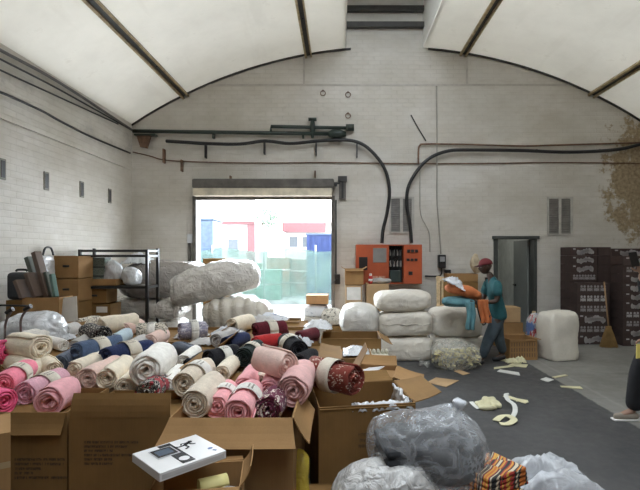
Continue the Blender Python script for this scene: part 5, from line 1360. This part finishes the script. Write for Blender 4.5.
def eyes(parent, M, off, s=1.0):
    for sd in (-1, 1):
        MB().ell((.083 * s, sd * .030 * s, .004 * s), (.009 * s, .012 * s, .009 * s), M, 10, 8).build('eye', plain('eye_white', (.62, .58, .52), .3), parent)
def off(pts, o): return [Vector(p) - o for p in pts]
def skin_part(name, mat, parent, o, pts, edges, radii, sub=2, root=0):
    vs, fs = skin_mesh(off(pts, o), edges, radii, root, sub)
    return MB().add(vs, fs, True).build(name, mat, parent)

# --- the man walking left with garments in his arms
M_skin = plain('dark_brown_skin', (.060, .032, .020), .5, var=.1); M_teal = plain('teal_shirt', (.020, .105, .118), .85, var=.18, scale=9, bump=.4, bscale=14, bdist=.02)
M_jean = plain('blue_grey_jeans', (.055, .076, .092), .9, var=.35, scale=7, bump=.4, bscale=16, bdist=.02); M_cap = plain('maroon_cap', (.145, .018, .022), .8)
Yp = 7.28
def W(px, py, dy=0.0): q = P(px, py, Yp); return Vector((q.x, Yp + dy, q.z))
mo = Vector((W(492, 361).x, Yp, 0))
man = thing('person', 'man in red cap, teal shirt and jeans walking left with garments in his arms', 'person', mo)
pel, waist, chest, neck0, neck1 = W(497, 316), W(497.5, 307), W(495, 288), W(490.5, 277), W(488, 271)
shL, shR = W(494, 281.5, -.17), W(492, 281.5, .17)
elL, elR = W(492, 300, -.23), W(488, 300, .22); wrL, wrR = W(476, 301, -.20), W(470, 304, .12)
hipL, hipR = W(497, 318, -.09), W(498, 318, .09)
knL, anL, toL = W(486.5, 338, -.09), W(480, 357.5, -.09), W(471.5, 361, -.10)      # front leg
knR, anR, toR = W(500.5, 338.5, .10), W(506, 355, .11), W(497, 360, .11)           # rear leg, heel off the ground
toL.z = .03; toR.z = .03
V = [pel, waist, chest, neck0, neck1, shL, elL, wrL, shR, elR, wrR, hipL, knL, anL, toL, hipR, knR, anR, toR]
E = [(0, 1), (1, 2), (2, 3), (3, 4), (2, 5), (5, 6), (6, 7), (2, 8), (8, 9), (9, 10), (0, 11), (11, 12), (12, 13), (13, 14), (0, 15), (15, 16), (16, 17), (17, 18)]
Rr = [(.11, .14), (.10, .13), (.115, .15), (.058, .06), (.052, .055), .058, .042, .029, .058, .042, .029, .082, .055, .037, .03, .082, .055, .037, .03]
bm_ = MB(); vs, fs = skin_mesh(off(V, mo), E, Rr); bm_.add(vs, fs, True)
hand(bm_, wrL - mo, (-1, .1, -.05), (0, .2, 1), 1, .5); hand(bm_, wrR - mo, (-1, -.1, -.15), (0, 0, 1), -1, .55)
Mh = head(bm_, W(485.5, 266.5) - mo, (-1, -.05, -.12))
bm_.build('body', M_skin, man); eyes(man, Mh, mo)
sl1 = shL.lerp(elL, .80); sl2 = shR.lerp(elR, .80)
skin_part('shirt', M_teal, man, mo, [W(498, 321), W(498, 315), waist, chest, W(491.5, 277), shL, sl1, shR, sl2], [(0, 1), (1, 2), (2, 3), (3, 4), (3, 5), (5, 6), (3, 7), (7, 8)], [(.13, .17), (.15, .185), (.14, .17), (.145, .18), (.075, .085), .088, .078, .088, .078])
skin_part('jeans', M_jean, man, mo, [W(497.5, 310), pel, hipL, knL, anL, hipR, knR, anR], [(0, 1), (1, 2), (2, 3), (3, 4), (1, 5), (5, 6), (6, 7)], [(.135, .165), (.135, .165), .118, .092, .070, .118, .092, .070])
M_shoe = plain('dark_shoe', (.02, .02, .022), .5); 
for a, t_ in ((anL, toL), (anR, toR)):
    heel = a + Vector((.035, 0, -.045)); heel.z = max(.035, heel.z)
    skin_part('shoe', M_shoe, man, mo, [heel, heel.lerp(t_, .5), t_, t_ + Vector((-.05, 0, -.002))], [(0, 1), (1, 2), (2, 3)], [(.045, .040), (.042, .042), (.034, .044), (.022, .034)])
cap = MB()
def capf(u, v):
    a = 2 * math.pi * u; b = v * math.pi / 2
    return Mh @ Vector((.108 * math.cos(a) * math.cos(b) - .006, .084 * math.sin(a) * math.cos(b), .030 + .098 * math.sin(b)))
cap.grid(capf, 28, 8, True, .003); cap.build('cap', M_cap, man)
def brim(u, v):
    a = (u - .5) * 1.9; rr = 1 + .75 * v
    return Mh @ Vector((.100 * math.cos(a) * rr, .080 * math.sin(a) * (1 + .15 * v), .036 - .018 * v - .012 * (abs(u - .5) * 2) ** 2))
MB().grid(brim, 14, 4, True, .005).build('cap_brim', plain('dark_cap_brim', (.06, .012, .014), .8), man)
# garments he carries: an orange wrapped one on top, a teal one with orange lining hanging down
go = W(463, 291); ga = thing('wrapped_garment', 'orange garment in white film held across the man\'s forearms', 'garment', go)
m = blob(.56, .28, .17, 2.6, 81, .07, 4, .10, cuts=18); m.v = [Matrix.Rotation(R(16), 4, 'Y') @ (v - Vector((0, 0, .085))) for v in m.v]
m.build('folded_cloth', plain('orange_cloth', (.56, .17, .055), .75, var=.2, bump=.4, bscale=10, bdist=.02), ga)
m = crumple(.34, .30, .13, 5, 22, 1.0); m.v = [Matrix.Translation((-.17, -.03, .075)) @ Matrix.Rotation(R(30), 4, 'Y') @ v for v in m.v]
m.build('white_wrap', film('white_wrap_film', (.76, .78, .82), .2, .4, 9), ga)
# teal jacket: a bundle under it and a hanging panel
jo = W(462, 300); ja = thing('teal_jacket', 'pale teal jacket with orange lining hanging from the man\'s arms', 'garment', jo)
m = blob(.50, .24, .15, 2.4, 82, .09, 4, .14, cuts=16); m.v = [v + Vector((-.06, -.02, -.10)) for v in m.v]
M_jk = plain('pale_teal_cloth', (.13, .30, .34), .8, var=.25, bump=.4, bscale=12, bdist=.02); m.build('folded_part', M_jk, ja)
def drape(x0, x1, z0, z1, y, lean_, seed):
    def fn(u, v):
        x = x0 + (x1 - x0) * u; z = z0 + (z1 - z0) * v
        return (x + lean_ * (1 - v) - .01 * math.sin(v * 7 + seed), y + .025 * math.sin(u * 13 + seed) * (1.2 - v) - .01, z)
    return MB().grid(fn, 18, 14, True, .012)
drape(.0, .13, -.42, -.0, -.24, -.0, 1).build('hanging_panel', M_jk, ja)
m = drape(.17, .33, -.32, .03, -.23, .05, 3); m.build('orange_lining', MATS['orange_cloth'], ja)
q = MB().tube(spline([(.15, -.245, .02), (.19, -.255, -.2), (.26, -.25, -.35), (.36, -.245, -.2)]), .010, 6).build('dark_edge', M_black, ja)

# --- the person at the right photo edge, mostly out of the frame
M_skin2 = plain('tan_skin', (.36, .21, .145), .5, var=.08); M_blk = plain('black_clothes', (.010, .010, .012), .9, var=.3)
Yq = 4.78
o2 = Vector((3.36, Yq + .05, 0)); p2 = thing('person', 'person in black trousers at the right photo edge holding up a black phone', 'person', o2)
def Q(px, py, dy=0.0): q = P(px, py, Yq); return Vector((q.x, Yq + dy, q.z))
pel, waist, chest, n0, n1 = Vector((3.36, Yq + .05, .93)), Vector((3.37, Yq + .05, 1.08)), Vector((3.38, Yq + .05, 1.32)), Vector((3.36, Yq + .05, 1.48)), Vector((3.35, Yq + .05, 1.54))
shL, shR = Vector((3.37, Yq - .13, 1.41)), Vector((3.37, Yq + .23, 1.41))
elL, wrL = Vector((3.24, Yq - .20, 1.20)), Vector((3.03, Yq - .12, .86))
elR, wrR = Vector((3.26, Yq + .24, 1.24)), Vector((3.075, Yq + .02, 1.49))
hipL, knL, anL, toL = Vector((3.20, Yq - .05, .90)), Vector((Q(637, 371).x, Yq - .03, .50)), Q(633.5, 403), Q(618, 413)
toL.z = .035; anL.z = .10
hipR, knR, anR, toR = Vector((3.37, Yq + .16, .90)), Vector((3.40, Yq + .17, .50)), Vector((3.46, Yq + .18, .10)), Vector((3.30, Yq + .18, .035))
V = [pel, waist, chest, n0, n1, shL, elL, wrL, shR, elR, wrR, hipL, knL, anL, toL, hipR, knR, anR, toR]
bm_ = MB(); vs, fs = skin_mesh(off(V, o2), E, Rr); bm_.add(vs, fs, True)
hand(bm_, wrR - o2, (-.35, -.1, 1), (-.6, -.6, .2), 1, .55); hand(bm_, wrL - o2, (-.35, 0, -1), (.5, .7, 0), 1, .5)
Mh2 = head(bm_, Vector((3.33, Yq + .05, 1.66)) - o2, (-1, -.05, -.15)); bm_.build('body', M_skin2, p2); eyes(p2, Mh2, o2)
skin_part('sweater', M_blk, p2, o2, [Vector((3.36, Yq + .05, .98)), waist, chest, Vector((3.365, Yq + .05, 1.45)), shL, elL, elL.lerp(wrL, .85), shR, elR, elR.lerp(wrR, .8)], [(0, 1), (1, 2), (2, 3), (2, 4), (4, 5), (5, 6), (2, 7), (7, 8), (8, 9)], [(.13, .17), (.125, .16), (.135, .18), (.08, .09), .082, .06, .046, .082, .06, .048])
skin_part('trousers', M_blk, p2, o2, [Vector((3.36, Yq + .05, 1.0)), pel, hipL, knL, anL + Vector((0, 0, -.01)), hipR, knR, anR], [(0, 1), (1, 2), (2, 3), (3, 4), (1, 5), (5, 6), (6, 7)], [(.125, .16), (.13, .165), .115, .095, .085, .115, .095, .085])
for a, t_ in ((anL, toL), (anR, toR)):
    heel = Vector((a.x + .05, a.y, .045))
    sh_ = skin_part('shoe', plain('tan_grey_shoe', (.30, .26, .21), .7), p2, o2, [heel, heel.lerp(t_, .5) + Vector((0, 0, .006)), t_, t_ + Vector((-.05, 0, -.004))], [(0, 1), (1, 2), (2, 3)], [(.044, .040), (.044, .042), (.034, .044), (.022, .034)])
    MB().bbox(t_.x - .055 - o2.x, heel.x + .05 - o2.x, a.y - .045 - o2.y, a.y + .045 - o2.y, 0, .018, .008).build('sole', M_white, sh_)
hr = MB()
def hairf(u, v):
    a = 2 * math.pi * u; b = -.25 + v * (math.pi / 2 + .25)
    k = .3 if math.cos(a) > .3 and b < .35 else 0
    return Mh2 @ Vector((.106 * math.cos(a) * math.cos(b) - .012 - k * .10, .083 * math.sin(a) * math.cos(b), .012 + .112 * math.sin(b)))
hr.grid(hairf, 28, 10, True, .004); hr.build('hair', plain('dark_hair', (.012, .010, .009), .7), p2)
fdir = Vector((-.35, -.1, 1)).normalized(); fc_ = wrR + fdir * .11
ph = thing('phone', 'black phone held up by the person at the right photo edge', 'phone', fc_ + Vector((-.035, -.02, -.03)))
MB().bbox(-.004, .004, -.038, .038, 0, .15, .003, Matrix.Rotation(R(-14), 4, 'Y') @ Matrix.Rotation(R(38), 4, 'Z')).build('body', M_blackmetal, ph)
MB().bbox(.0038, .0048, -.034, .034, .008, .142, .0003, Matrix.Rotation(R(-14), 4, 'Y') @ Matrix.Rotation(R(38), 4, 'Z'), 1).build('screen', plain('phone_screen', (.03, .035, .04), .15), ph)
yl = MB().quadprism([(-.06, 0, -.13), (.09, .0, -.11), (.09, .01, .02), (-.05, .01, .01)], .012).build('yellow_pad', plain('yellow_paper_pad', (.66, .54, .14), .7)); yl.location = wrL + Vector((-.05, -.02, -.07)); tag(yl, 'yellow paper pad in the lowered hand of the person at the right edge', 'paper')
